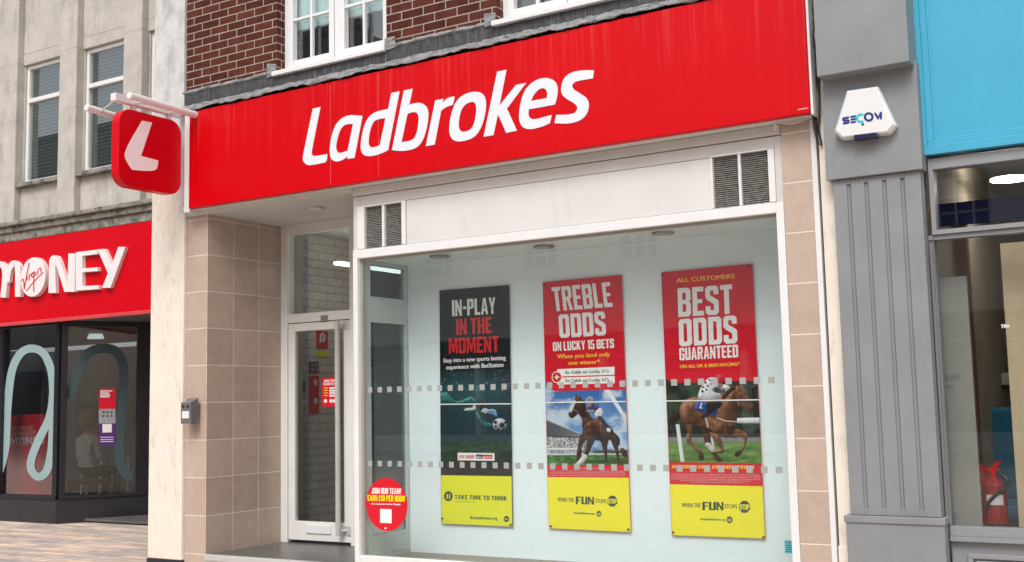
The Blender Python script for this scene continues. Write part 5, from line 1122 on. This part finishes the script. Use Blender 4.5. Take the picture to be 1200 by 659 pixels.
for i in range(n):
    a0, a1 = R(-120 + 80 * i / n), R(-120 + 80 * (i + 1) / n); r_ = .0765
    quad(bm, (e.x + r_ * math.cos(a0), .5 + r_ * math.sin(a0), ze + .12), (e.x + r_ * math.cos(a1), .5 + r_ * math.sin(a1), ze + .12), (e.x + r_ * math.cos(a1), .5 + r_ * math.sin(a1), zt_ - .06), (e.x + r_ * math.cos(a0), .5 + r_ * math.sin(a0), zt_ - .06))
part('instruction_label', bm, M['pinkwhite'], fe)

# alarm box
AY = SY - .03 - .075
def fa(x, y): return at(x, y, AY)
ap = [(993.1, 108.6), (1026.5, 103.6), (1046, 145.5), (1039, 154.2), (987.5, 160.5), (979.5, 153)]
q = [fa(*p_) for p_ in ap]; ab = thing('alarm_box', 'white six sided burglar alarm box on the grey pilaster head', 'alarm', q[4])
cen = sum(q, Vector()) / 6
bm = NB(); back = [cen + (p_ - cen) * 1.10 + Vector((0, .074, 0)) for p_ in q]; mid_ = [cen + (p_ - cen) * 1.09 + Vector((0, .02, 0)) for p_ in q]
va = [bm.verts.new(p_) for p_ in q]; vm = [bm.verts.new(p_) for p_ in mid_]; vb = [bm.verts.new(p_) for p_ in back]
bm.faces.new(va); bm.faces.new(vb[::-1])
for i in range(6): j = (i + 1) % 6; bm.faces.new((va[i], va[j], vm[j], vm[i])); bm.faces.new((vm[i], vm[j], vb[j], vb[i]))
part('cover', bm, mat('alarm white', (.70, .70, .70), rough=.3, var=.02), ab, .004)
def fl_(x, y): return at(970 + x / 8.233, 95 + y / 8.233, AY)
bm = NB()
for pl in ([(206, 352), (158, 360), (150, 366), (151, 378), (158, 384), (194, 380), (202, 386), (202, 398), (195, 404), (148, 411)],): strip(bm, pl, 21, lambda p_: fl_(*p_) + OUT * .0015)
for a, b in (((218, 350), (272, 339)), ((222, 376), (272, 366)), ((222, 403), (272, 393))): strip(bm, [a, b], 19, lambda p_: fl_(*p_) + OUT * .0015)
solid(bm, [[fl_(*p_) + OUT * .002 for p_ in ring(32, 396, 348, 48, 46)], [fl_(*p_) + OUT * .002 for p_ in ring(32, 396, 348, 25, 24)]], None)
solid(bm, [[fl_(*p_) + OUT * .0015 for p_ in [(443, 310), (465, 306), (488, 340), (505, 300), (524, 297), (524, 370), (503, 373), (503, 340), (490, 372), (480, 372)]]], None)
part('lettering', bm, M['blueprint'], ab)
bm = NB(); strip(bm, [tuple(p_) for p_ in ring(20, 320, 361, 38, 36, R(50), R(320))], 23, lambda p_: fl_(*p_) + OUT * .001); part('letter_c', bm, M['cyanprint'], ab)
bm = NB(); p_ = fl_(338, 420); tube(bm, p_ + OUT * .002, p_, .008, 10); part('led', bm, M['dark'], ab)
bm = NB(); a, b = fa(1000.5, 164.5), fa(1028, 160); hexa(bm, [a, fa(1028, 161), fa(1027, 155.3), fa(1001, 158.5)], [v + Vector((0, .06, 0)) for v in (a, fa(1028, 161), fa(1027, 155.3), fa(1001, 158.5))])
for v in bm.verts: v.co.y -= .006
part('strobe', bm, plain('strobe blue', (.008, .01, .05), .2), ab, .004)

# ================================================================== LEFT: stone building and red bank front
VY = 2.15
vs_ = thing('stone_building', 'weathered pale stone building with tall pilasters and white casement windows at the left', 'building', (-13, VY, 0))
VX0 = -20; VX1 = XPL + .35
WYp, GYp = VY + .10, VY + .27
def sx_(px, py, y): return at(px, py, y).x
pil = [(sx_(-3, 120, VY), sx_(19, 120, VY)), (sx_(68.5, 120, VY), sx_(88.5, 120, VY)), (sx_(143.5, 120, VY), sx_(165, 120, VY))]
step_ = pil[2][0] - pil[1][0]
zcorn1 = at(90, 247, VY - .12).z; 
zsill = at(90, 201, VY).z; zhead = at(40, 74, WYp).z
ztopwin = zhead
Z2 = 11.5
for k in range(-3, 1): pil.insert(0, (pil[0][0] - step_, pil[0][1] - step_)) if k < 0 else None
pil.append((pil[-1][0] + step_, pil[-1][1] + step_))
for a, b in pil: bm = NB(); B(bm, a, b, VY, WYp + .25, zcorn1, Z2); part('pilaster', bm, M['stone'], vs_, .015)
WOFF = max(.02, sx_(27.5, 130, GYp - .12) - sx_(19, 120, VY))
print('woff', WOFF)
wall = NB(); wins = []
for (a0, a1), (b0, b1) in zip(pil, pil[1:]):
    wl = a1 + WOFF; wr = b0 - .02
    B(wall, a1, b0, WYp, WYp + .25, zcorn1, zsill - .06); B(wall, a1, b0, WYp, WYp + .25, zhead, zhead + .95); B(wall, a1, wl, WYp + .02, WYp + .25, zsill - .06, zhead); B(wall, wr, b0, WYp + .02, WYp + .25, zsill - .06, zhead)
    B(wall, a1, b0, WYp + .04, WYp + .25, zhead + .95, Z2)
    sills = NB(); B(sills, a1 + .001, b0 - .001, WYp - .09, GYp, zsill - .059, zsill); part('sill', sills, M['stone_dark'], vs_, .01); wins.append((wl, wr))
part('wall', wall, M['stone'], vs_, .008)
M['slat'] = brickmat('venetian blind', (.075, .09, .092, 1), (.065, .08, .082, 1), (.015, .018, .018, 1), 50, .05, .014, 0, 25, 0, var=.1, bump=.6, rough=.6)
zt_w = at(45, 130, GYp).z
for (wl, wr) in wins:
    if wr < -17: continue
    f = NB(); y = GYp - .12; q = .05; xr = wr; z0, z1 = zsill + .002, zhead - .005
    B(f, wl, wl + q, y, y + .07, z0, z1); B(f, xr - q, xr, y, y + .07, z0, z1); B(f, wl + q, xr - q, y, y + .07, z0, z0 + q); B(f, wl + q, xr - q, y, y + .07, z1 - q, z1)
    zm = z0 + (z1 - z0) * .70; B(f, wl + q, xr - q, y - .012, y + .07, zm - .03, zm + .03)
    wn = part('window', f, M['upvc'], vs_, .005)
    g = NB(); B(g, wl + q, xr - q, y + .03, y + .036, z0 + q, z1 - q); part('pane', g, M['glass_up'], wn)
    g = NB(); B(g, wl + .01, xr - .01, y + .072, y + .08, z0 + .01, z1 - .01); part('blind', g, M['slat'], wn)
# ashlar joints as thin raised mortar lines, cornice, top band
bm = NB(); zc_ = at(90, 262, VY - .12).z
B(bm, VX0, VX1, VY - .14, VY + .3, zcorn1 - .06, zcorn1); B(bm, VX0, VX1, VY - .09, VY + .3, zcorn1 - .14, zcorn1 - .061); B(bm, VX0, VX1, VY - .05, VY + .3, zcorn1 - .26, zcorn1 - .141)
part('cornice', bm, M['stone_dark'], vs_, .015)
bm = NB()
for z in (at(80, 58, VY).z, at(80, 127, VY).z, at(80, 127, VY).z + .95 * 2):
    for a, b in pil: B(bm, a - .001, b + .001, VY - .002, VY + .1, z, z + .009)
for (a0, a1), (b0, b1) in zip(pil, pil[1:]):
    for t in (.33, .7): B(bm, a1 + (b0 - a1) * t, a1 + (b0 - a1) * t + .009, WYp - .002, WYp + .03, zhead + .02, zhead + .94); B(bm, a1 + (b0 - a1) * t, a1 + (b0 - a1) * t + .009, WYp - .002, WYp + .03, zcorn1, zsill - .06)
    B(bm, a1, b0, WYp - .002, WYp + .03, zcorn1 + .32, zcorn1 + .328); B(bm, a1, b0, WYp - .003, WYp + .03, zhead + .16, zhead + .168)
part('mortar_joint', bm, mat('pale mortar', (.46, .42, .37), rough=.9, var=.1), vs_)
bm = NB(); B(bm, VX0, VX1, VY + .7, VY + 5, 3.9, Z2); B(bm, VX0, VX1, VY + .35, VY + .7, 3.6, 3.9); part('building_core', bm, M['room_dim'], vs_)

# bank sign
SYv = VY - .04
zs_t, zs_b = at(87, 265.5, SYv).z, at(87, 372.5, SYv).z
bs_ = thing('bank_sign', 'red bank sign board with raised white MONEY letters and a round white disc', 'sign', (-12.5, SYv, zs_b))
bm = NB(); B(bm, VX0, VX1, SYv, VY + .3, zs_b, zs_t + .06); part('panel', bm, mat('bank red', (.58, .0, .008), rough=.35, var=.04, vs=1, spec=.2), bs_, .008)
bm = NB(); B(bm, VX0, VX1, SYv - .03, SYv - .001, zs_b - .035, zs_b + .012); part('drip_rail', bm, mat('pink trim', (.55, .06, .07), rough=.35), bs_, .006)
LY = SYv - .055
def fm(x, y): return at(x / 5.99, 275 + y / 5.99, LY)
bm = NB(); DEP = Vector((0, .052, 0)); t3 = lambda p_: fm(*p_)
strip(bm, [tuple(v) for v in spline([(-75, 440), (-72, 270), (-45, 216), (-6, 206), (26, 232), (34, 300), (20, 442)], 6)], 38, t3, DEP)
strip(bm, [tuple(v) for v in spline([(46, 335), (60, 250), (90, 204), (116, 214), (125, 262), (124, 437)], 6)], 38, lambda p_: fm(*p_) + OUT * .0015, DEP)
N_ = [(340, 410, C), (345, 195), (353, 162), (374, 146), (402, 152), (420, 185), (474, 345, C), (480, 131, C), (527, 134, C), (524, 402, C), (452, 403, C), (400, 235), (390, 215), (388, 235), (391, 411, C)]
solid(bm, [[fm(*p_) for p_ in smooth(N_, 5)]], DEP)
solid(bm, [[fm(*p_) for p_ in [(531, 124), (682, 107), (684, 136), (578, 150), (578, 238), (686, 230), (686, 256), (578, 265), (578, 362), (692, 356), (692, 383), (531, 394)]]], DEP)
solid(bm, [[fm(*p_) for p_ in [(684, 105), (736, 101), (784, 214), (830, 86), (880, 87), (775, 374), (716, 374), (757, 272)]]], DEP)
part('lettering', bm, M['pinkwhite'], bs_, .006)
bm = NB(); cd = fm(237, 299); rz_ = (fm(237, 162) - fm(237, 436)).length / 2
solid(bm, [[cd + Vector((rz_ * math.cos(2 * math.pi * i / 48), -.015, rz_ * math.sin(2 * math.pi * i / 48))) for i in range(48)]], Vector((0, .067, 0))); part('disc', bm, M['pinkwhite'], bs_, .006)
bm = NB(); t4 = lambda p_: at(p_[0] / 5.99, 275 + p_[1] / 5.99, LY - .015) + OUT * .003
for pl in ([(150, 328), (160, 312), (168, 330), (170, 385)], [(170, 385), (186, 300), (206, 200)], [(192, 290), (190, 322)], [(205, 322), (207, 288), (214, 280), (222, 278)], [(240, 282), (230, 268), (222, 290), (230, 300), (240, 282), (242, 262), (238, 350), (238, 402)], [(253, 262), (252, 290)], [(266, 284), (268, 250), (282, 236), (288, 240), (288, 270)], [(186, 396), (240, 330), (306, 264)]):
    strip(bm, [tuple(v) for v in spline(pl, 4)], 7, t4)
part('script', bm, M['hookred'], bs_)

# bank shopfront: flat window, then a window angled back to the entrance
bf = thing('bank_shopfront', 'black framed bank window front with a glazed corner under the red bank sign', 'shopfront', (-12.5, VY, 0))
GF = VY + .02
Pc = onz(65.5, 614.5, 0); GF = Pc.y if abs(Pc.y - VY) < .5 else GF
Pc = Vector((at(65.5, 600, GF).x, GF, 0)); Pe = onz(172, 608, 0)
dirv = (Pe - Pc); dirv.z = 0; L_ = dirv.length; dirv.normalize(); nrm = Vector((dirv.y, -dirv.x, 0)); nrm = nrm if nrm.dot(EYE - Pc) > 0 else -nrm
print('bank', Pc, Pe, GF, L_)
def fang(x, y): return onplane(x, y, Pc, nrm)
def AB(bm, s0, s1, d0, d1, z0, z1):
    a = Pc + dirv * s0; b = Pc + dirv * s1
    hexa(bm, [(a + nrm * d0) + Vector((0, 0, z0)), (b + nrm * d0) + Vector((0, 0, z0)), (b + nrm * d0) + Vector((0, 0, z1)), (a + nrm * d0) + Vector((0, 0, z1))],
             [(a + nrm * d1) + Vector((0, 0, z0)), (b + nrm * d1) + Vector((0, 0, z0)), (b + nrm * d1) + Vector((0, 0, z1)), (a + nrm * d1) + Vector((0, 0, z1))])
zg0 = at(65, 586, GF).z; zg1 = at(65, 381, GF).z; 
def sa(px, py): return (fang(px, py) - Pc).dot(dirv)
s_g0, s_g1 = sa(78, 480), sa(160, 480); zga = (fang(120, 383)).z
bm = NB(); B(bm, VX0, Pc.x, GF, GF + .2, 0, zg0); AB(bm, 0, L_ + .6, 0, -.2, 0, zg0); pl_ = part('plinth', bm, mat('black granite', (.02, .02, .026), rough=.22, var=.3, vs=20), bf, .006)
bm = NB(); fx1 = at(65, 480, GF).x; gx1 = at(62.5, 480, GF - .02).x
B(bm, VX0, Pc.x, GF - .02, GF + .1, zg0, zg0 + .05); B(bm, VX0, Pc.x, GF - .02, GF + .1, zg1, zs_b - .01); B(bm, gx1, Pc.x + .02, GF - .02, GF + .1, zg0 + .05, zg1)
xm = at(2, 480, GF).x; B(bm, xm - .07, xm + .02, GF - .02, GF + .1, zg0 + .05, zg1)
AB(bm, .025, s_g0, .02, -.1, zg0 + .0, zs_b - .012); AB(bm, s_g0, s_g1, .02, -.1, zg0, zg0 + .04); AB(bm, s_g0, s_g1, .02, -.1, zga, zs_b - .012); AB(bm, s_g1, L_ + .6, .02, -.1, zg0, zs_b - .012)
bfw = part('window_frame', bm, M['blackframe'], bf, .004)
M['glass_bank'] = glassmat('bank glass', (.86, .90, .90, 1), .095)
bm = NB(); B(bm, VX0, gx1, GF + .03, GF + .036, zg0 + .05, zg1); AB(bm, s_g0, s_g1, -.03, -.036, zg0 + .04, zga); part('pane', bm, M['glass_bank'], bfw)
bm = NB(); AB(bm, 0, 1.2, -.002, -.004, zs_b - .03, zs_b - .013); B(bm, VX0, VX1, GF + .11, 6, zs_b - .01, zs_b + .02); part('ceiling', bm, mat('bank ceiling', (.13, .13, .125)), bf)
bm = NB(); B(bm, VX0, VX1 + 2, 7, 7.1, 0, zs_b); B(bm, VX0, VX0 + .1, GF + .3, 7, 0, zs_b); part('rear_wall', bm, mat('bank wall', (.26, .265, .26), rough=.8), bf)
bm = NB(); B(bm, VX0, VX1 + 2, GF + .3, 7, .02, .05); part('floor', bm, mat('bank floor', (.11, .105, .10), rough=.4, var=.2), bf)
# window graphics
def fv(x, y): return at(x / 2.928, 375 + y / 2.928, GF + .028)
def fv2(x, y): return fang(x / 2.928, 375 + y / 2.928) - nrm * .028
M['decal'] = mat('aqua vinyl', (.27, .38, .39), rough=.5, var=.04); M['decal2'] = mat('dim aqua vinyl', (.045, .075, .085), rough=.5, var=.1)
bm = NB(); strip(bm, [tuple(v) for v in spline([(-2, 520), (18, 440), (26, 300), (40, 180), (70, 116), (110, 98), (150, 116), (176, 175), (182, 260), (168, 340), (134, 410), (112, 465), (106, 500), (114, 525), (132, 538), (152, 530), (166, 505), (178, 440), (184, 330)], 6)], 27, lambda p_: fv(*p_), None, .006)
part('loop_graphic', bm, M['decal'], bf)
bm = NB(); strip(bm, [tuple(v) for v in spline([(238, 270), (262, 190), (300, 118), (350, 98), (398, 108), (424, 160), (424, 260), (410, 400), (412, 480), (430, 525), (458, 535)], 6)], 32, lambda p_: fv2(*p_))
part('loop_graphic', bm, M['decal2'], bf, label='dark faded loop on the angled pane')
# red board in the window with lettering
RB = GF + .25
def frb(x, y): return at(x / 2.928, 375 + y / 2.928, RB)
rb = thing('red_window_board', 'low dark red board with white lettering inside the left bank window', 'board', frb(60, 600))
bm = NB(); q = [frb(-80, 330), frb(186, 322), frb(186, 602), frb(-80, 612)]; hexa(bm, q, [v + Vector((0, .02, 0)) for v in q]); part('sheet', bm, mat('deep red card', (.36, .010, .016), rough=.5, var=.25, vs=3), rb)
bm = NB(); write(bm, 'SAY HELLO', (36, 380), (112, 376), (36, 366), frb, .001, .002); write(bm, 'TO BRIGHTER', (36, 397), (124, 392), (36, 384), frb, .001, .002); block(bm, 'MONEY', (34, 432), (158, 426), (34, 404), frb, .001); part('lettering', bm, mat('pale print', (.42, .30, .30)), rb)
# notice sticker on the angled pane
sk = thing('bank_notice', 'red, white and purple notice stuck on the angled bank window', 'notice', fv2(340, 430))
def fv3(x, y): return fv2(x, y) + nrm * .004
for nm, mm, ya, yb in (('red_panel', M['pred'], 236, 306), ('white_panel', M['crowdp'], 306, 356), ('purple_panel', mat('purple print', (.085, .012, .16)), 356, 430)):
    bm = NB(); q = [fv3(340, ya), fv3(397, ya - 1), fv3(397, yb - 1), fv3(340, yb)]; hexa(bm, q, [v - nrm * .003 for v in q]); part(nm, bm, mm, sk)
bm = NB()
for y in (242, 249, 256, 262): solid(bm, [[fv3(*p_) + nrm * .001 for p_ in ((345, y), (372 + (y * 7 % 15), y), (372 + (y * 7 % 15), y + 4), (345, y + 4))]], None)
solid(bm, [[fv3(*p_) + nrm * .001 for p_ in ((352, 358), (384, 357), (384, 386), (352, 387))]], None)
for y in (402, 410, 417): solid(bm, [[fv3(*p_) + nrm * .001 for p_ in ((345, y), (390, y), (390, y + 2), (345, y + 2))]], None)
part('white_text', bm, M['pwhite'], sk)
bm = NB()
for x in (352, 366, 380):
    for y in (314, 327): solid(bm, [[fv3(*p_) + nrm * .001 for p_ in ((x, y), (x + 7, y), (x + 7, y + 6), (x, y + 6))]], None)
part('pictogram', bm, M['pblack'], sk)
# pendant lamp and camera dome inside, chair, table, seated person
def inb(px, py, y): return at(px, py, y)
p = inb(112, 397, 4.2); bm = NB(); tube(bm, p, p + Vector((0, 0, .07)), .13, 20, .10); tube(bm, p + Vector((0, 0, .07)), p + Vector((0, 0, .5)), .012, 8); single('ceiling_lamp', bm, emit('bank lamp', (.9, 1, 1, 1), .55), 'round pale lamp hanging inside the bank', 'lamp', tuple(p), smoothf=False)
p = inb(42, 399, 3.2); bm = NB(); tube(bm, p, p + Vector((0, 0, .25)), .015, 8); tube(bm, p + Vector((0, 0, -.05)), p + Vector((0, 0, .03)), .05, 14, .07); single('ceiling_spot', bm, M['dark'], 'black ceiling spotlight inside the left bank window', 'lamp', tuple(p))
q = [inb(88, 473, 6.2), inb(113, 472, 6.2), inb(113, 512, 6.2), inb(88, 513, 6.2)]
bm = NB(); hexa(bm, q, [v + Vector((0, .03, 0)) for v in q]); single('framed_notice', bm, mat('pale notice', (.20, .20, .19)), 'pale framed notice on the far wall inside the bank', 'notice', tuple(q[3]))

def skin(name, pts, edges, radii, m, parent, sub=2):
    off = W[parent.name]
    me = bpy.data.meshes.new(name); me.from_pydata([Vector(p) - off for p in pts], edges, []); o = bpy.data.objects.new(name, me); col.objects.link(o); o.parent = parent
    o.modifiers.new('k', 'SKIN'); s = o.modifiers.new('s', 'SUBSURF'); s.levels = sub; s.render_levels = sub
    for i, v in enumerate(me.skin_vertices[0].data): v.radius = radii[i] if isinstance(radii[i], tuple) else (radii[i], radii[i]); v.use_root = (i == 0)
    me.materials.append(m); W[o.name] = off
    dg = bpy.context.evaluated_depsgraph_get(); me2 = bpy.data.meshes.new_from_object(o.evaluated_get(dg)); o.modifiers.clear(); o.data = me2
    for f in me2.polygons: f.use_smooth = True
    return o
PYp = 4.3; hp_ = inb(103, 543, PYp); hx, hy = hp_.x, PYp; zb_ = .46
pr = thing('person', 'person with blonde hair in a pale top sitting inside the bank', 'person', (hx, hy, .05))
# seated, turned away from the street; head is at 1.25 m
zh = at(98, 492, PYp).z
zsd = zh - .30
P_ = [(hx, hy, .52), (hx, hy + .02, .75), (hx, hy, zsd), (hx, hy, zsd + .10), (hx, hy - .0, zh), (hx, hy, zh + .1),
      (hx - .19, hy, zsd - .02), (hx - .24, hy + .02, zsd - .28), (hx - .16, hy + .26, zsd - .36),
      (hx + .19, hy, zsd - .02), (hx + .25, hy + .02, zsd - .28), (hx + .17, hy + .26, zsd - .36),
      (hx - .1, hy + .05, .52), (hx - .13, hy + .46, .54), (hx - .13, hy + .44, .12), (hx - .13, hy + .56, .08),
      (hx + .1, hy + .05, .52), (hx + .13, hy + .46, .54), (hx + .13, hy + .44, .12), (hx + .13, hy + .56, .08)]
E_2 = [(0, 1), (1, 2), (2, 3), (3, 4), (4, 5), (2, 6), (6, 7), (7, 8), (2, 9), (9, 10), (10, 11), (0, 12), (12, 13), (13, 14), (14, 15), (0, 16), (16, 17), (17, 18), (18, 19)]
rr = [.17, .16, .15, .055, .10, .085, .075, .055, .04, .075, .055, .04, .10, .075, .05, .04, .10, .075, .05, .04]
pb = skin('body', P_, E_2, rr, mat('pale top', (.46, .43, .40), rough=.85, var=.3, vs=12), pr)
pb.data.materials.append(mat('dark trousers', (.02, .02, .028), rough=.8)); pb.data.materials.append(mat('skin', (.45, .25, .18), rough=.5))
for f in pb.data.polygons:
    zc_ = f.center.z + .05; f.material_index = 1 if zc_ < .60 else (2 if zc_ > zsd + .07 else 0)
bm = NB(); bmesh.ops.create_uvsphere(bm, u_segments=20, v_segments=14, radius=.125)
for v in bm.verts: v.co = Vector((v.co.x, v.co.y * 1.05, v.co.z * (1.15 if v.co.z > 0 else 1.7))) + Vector((hx, hy - .015, zh + .04)) + Vector((0, 0, 0)) + Vector((random.uniform(-.006, .006), random.uniform(-.006, .006), 0))
part('hair', bm, mat('blonde hair', (.30, .17, .07), rough=.5, var=.35, vs=20), pr, smoothf=True)
# chair under the person
cw = thing('office_chair', 'dark office chair under the seated person inside the bank', 'chair', (hx, hy, .05))
bm = NB(); B(bm, hx - .24, hx + .24, hy - .2, hy + .28, .34, .40); part('seat', bm, M['dark'], cw, .02)
bm = NB(); tube(bm, (hx, hy, .1), (hx, hy, .34), .03, 10); part('stem', bm, M['chrome'], cw)
bm = NB()
for k in range(5): a = R(72 * k); tube(bm, (hx, hy, .1), (hx + .27 * math.cos(a), hy + .27 * math.sin(a), .07), .02, 8)
part('foot', bm, M['dark'], cw)
# added table; its pale legs stand in for floor light reflections
dk = thing('stand_in_table', 'dark table, added so its white legs stand in for floor reflections in the bank', 'stand_in_table', (hx + .3, hy - .6, .05))
a = fang(93, 560) ; 
dx0, dx1 = at(92, 560, 3.6).x, at(150, 560, 3.6).x
bm = NB(); B(bm, dx0 - .1, dx1 + .3, 5.2, 5.9, .72, .76); part('top', bm, M['dark'], dk, .006)
for px in (95, 117, 149):
    p0 = at(px - 2, 571, 3.6); bm = NB(); xx = at(px, 560, 5.4).x; tube(bm, (xx, 5.4, .05), (xx + .03, 5.4, .72), .018, 8); part('leg', bm, M['pwhite'], dk)

# ================================================================== OPPOSITE SIDE OF THE STREET (seen mirrored in the glass)
def terrace(name, label, x0, x1, wallm, winx, zw0, zw1, shopm, z1=8.2):
    y = -22; o = thing(name, label, 'building', ((x0 + x1) / 2, y, 0))
    xs = sorted(winx); ww = 1.25
    wl = NB()
    B(wl, x0, x1, y - .4, y, 3.6, zw0); B(wl, x0, x1, y - .4, y, zw1, z1)
    e = [x0] + [q for c in xs for q in (c - ww / 2, c + ww / 2)] + [x1]
    for i in range(0, len(e), 2): B(wl, e[i], e[i + 1], y - .4, y, zw0, zw1)
    B(wl, x0, x1, y - .2, y + .15, z1, z1 + .25); B(wl, x0, x1, y - 8, y - .41, 0, z1 - .2); B(wl, x0, x1, y - .3, y + .1, 3.45, 3.599)
    part('wall', wl, wallm, o)
    for c in xs:
        f = NB(); a, b = c - ww / 2, c + ww / 2
        for xa in (a, a + (b - a) / 3 - .02, a + 2 * (b - a) / 3 - .02, b - .06): B(f, xa, xa + .05, y - .2, y - .1, zw0, zw1)
        for k in range(5): zz = zw0 + (zw1 - zw0 - .06) * k / 4; B(f, a, b, y - .19, y - .11, zz, zz + .05)
        B(f, a - .1, b + .1, y - .1, y + .12, zw0 - .1, zw0 - .002)
        wn = part('window', f, M['upvc'], o); g = NB(); B(g, a, b, y - .26, y - .25, zw0, zw1); part('pane', g, M['blackframe'], wn)
    s = NB(); B(s, x0 + .3, x1 - .3, y - .02, y + .08, 2.75, 3.4); part('sign_board', s, shopm, o)
    g = NB(); B(g, x0 + .3, x1 - .3, y - .3, y - .25, .5, 2.74); sh = part('shop_window', g, M['blackframe'], o)
    g = NB(); n = 5
    for i in range(n + 1): xx = x0 + .2 + (x1 - x0 - .4) * i / n; B(g, xx - .1, xx + .1, y - .24, y + .05, 0, 2.74)
    B(g, x0 + .3, x1 - .3, y - .24, y, 0, .5); part('mullion', g, wallm, sh)
cream = mat('pale stucco', (.80, .79, .76), rough=.8, var=.08)
terrace('stucco_terrace', 'pale stucco terrace with small paned windows across the street', -24, -2, cream, (-21, -17.2, -13.9, -9.2, -5), 5.5, 7.2, mat('dark sign', (.03, .03, .035)))
terrace('buff_terrace', 'buff coloured terrace with a green shop sign across the street', -1.9, 16, mat('buff brick', (.36, .30, .23), rough=.85, var=.15), (1, 4.5, 8, 12), 5.3, 7.0, mat('green sign', (.02, .10, .05)))
terrace('grey_terrace', 'tall grey fronted terrace at the far left end across the street', -62, -24.1, mat('grey stucco', (.22, .22, .22), rough=.8), (-44, -39, -34, -29), 5.4, 7.0, mat('navy sign', (.01, .02, .06)), 14.5)
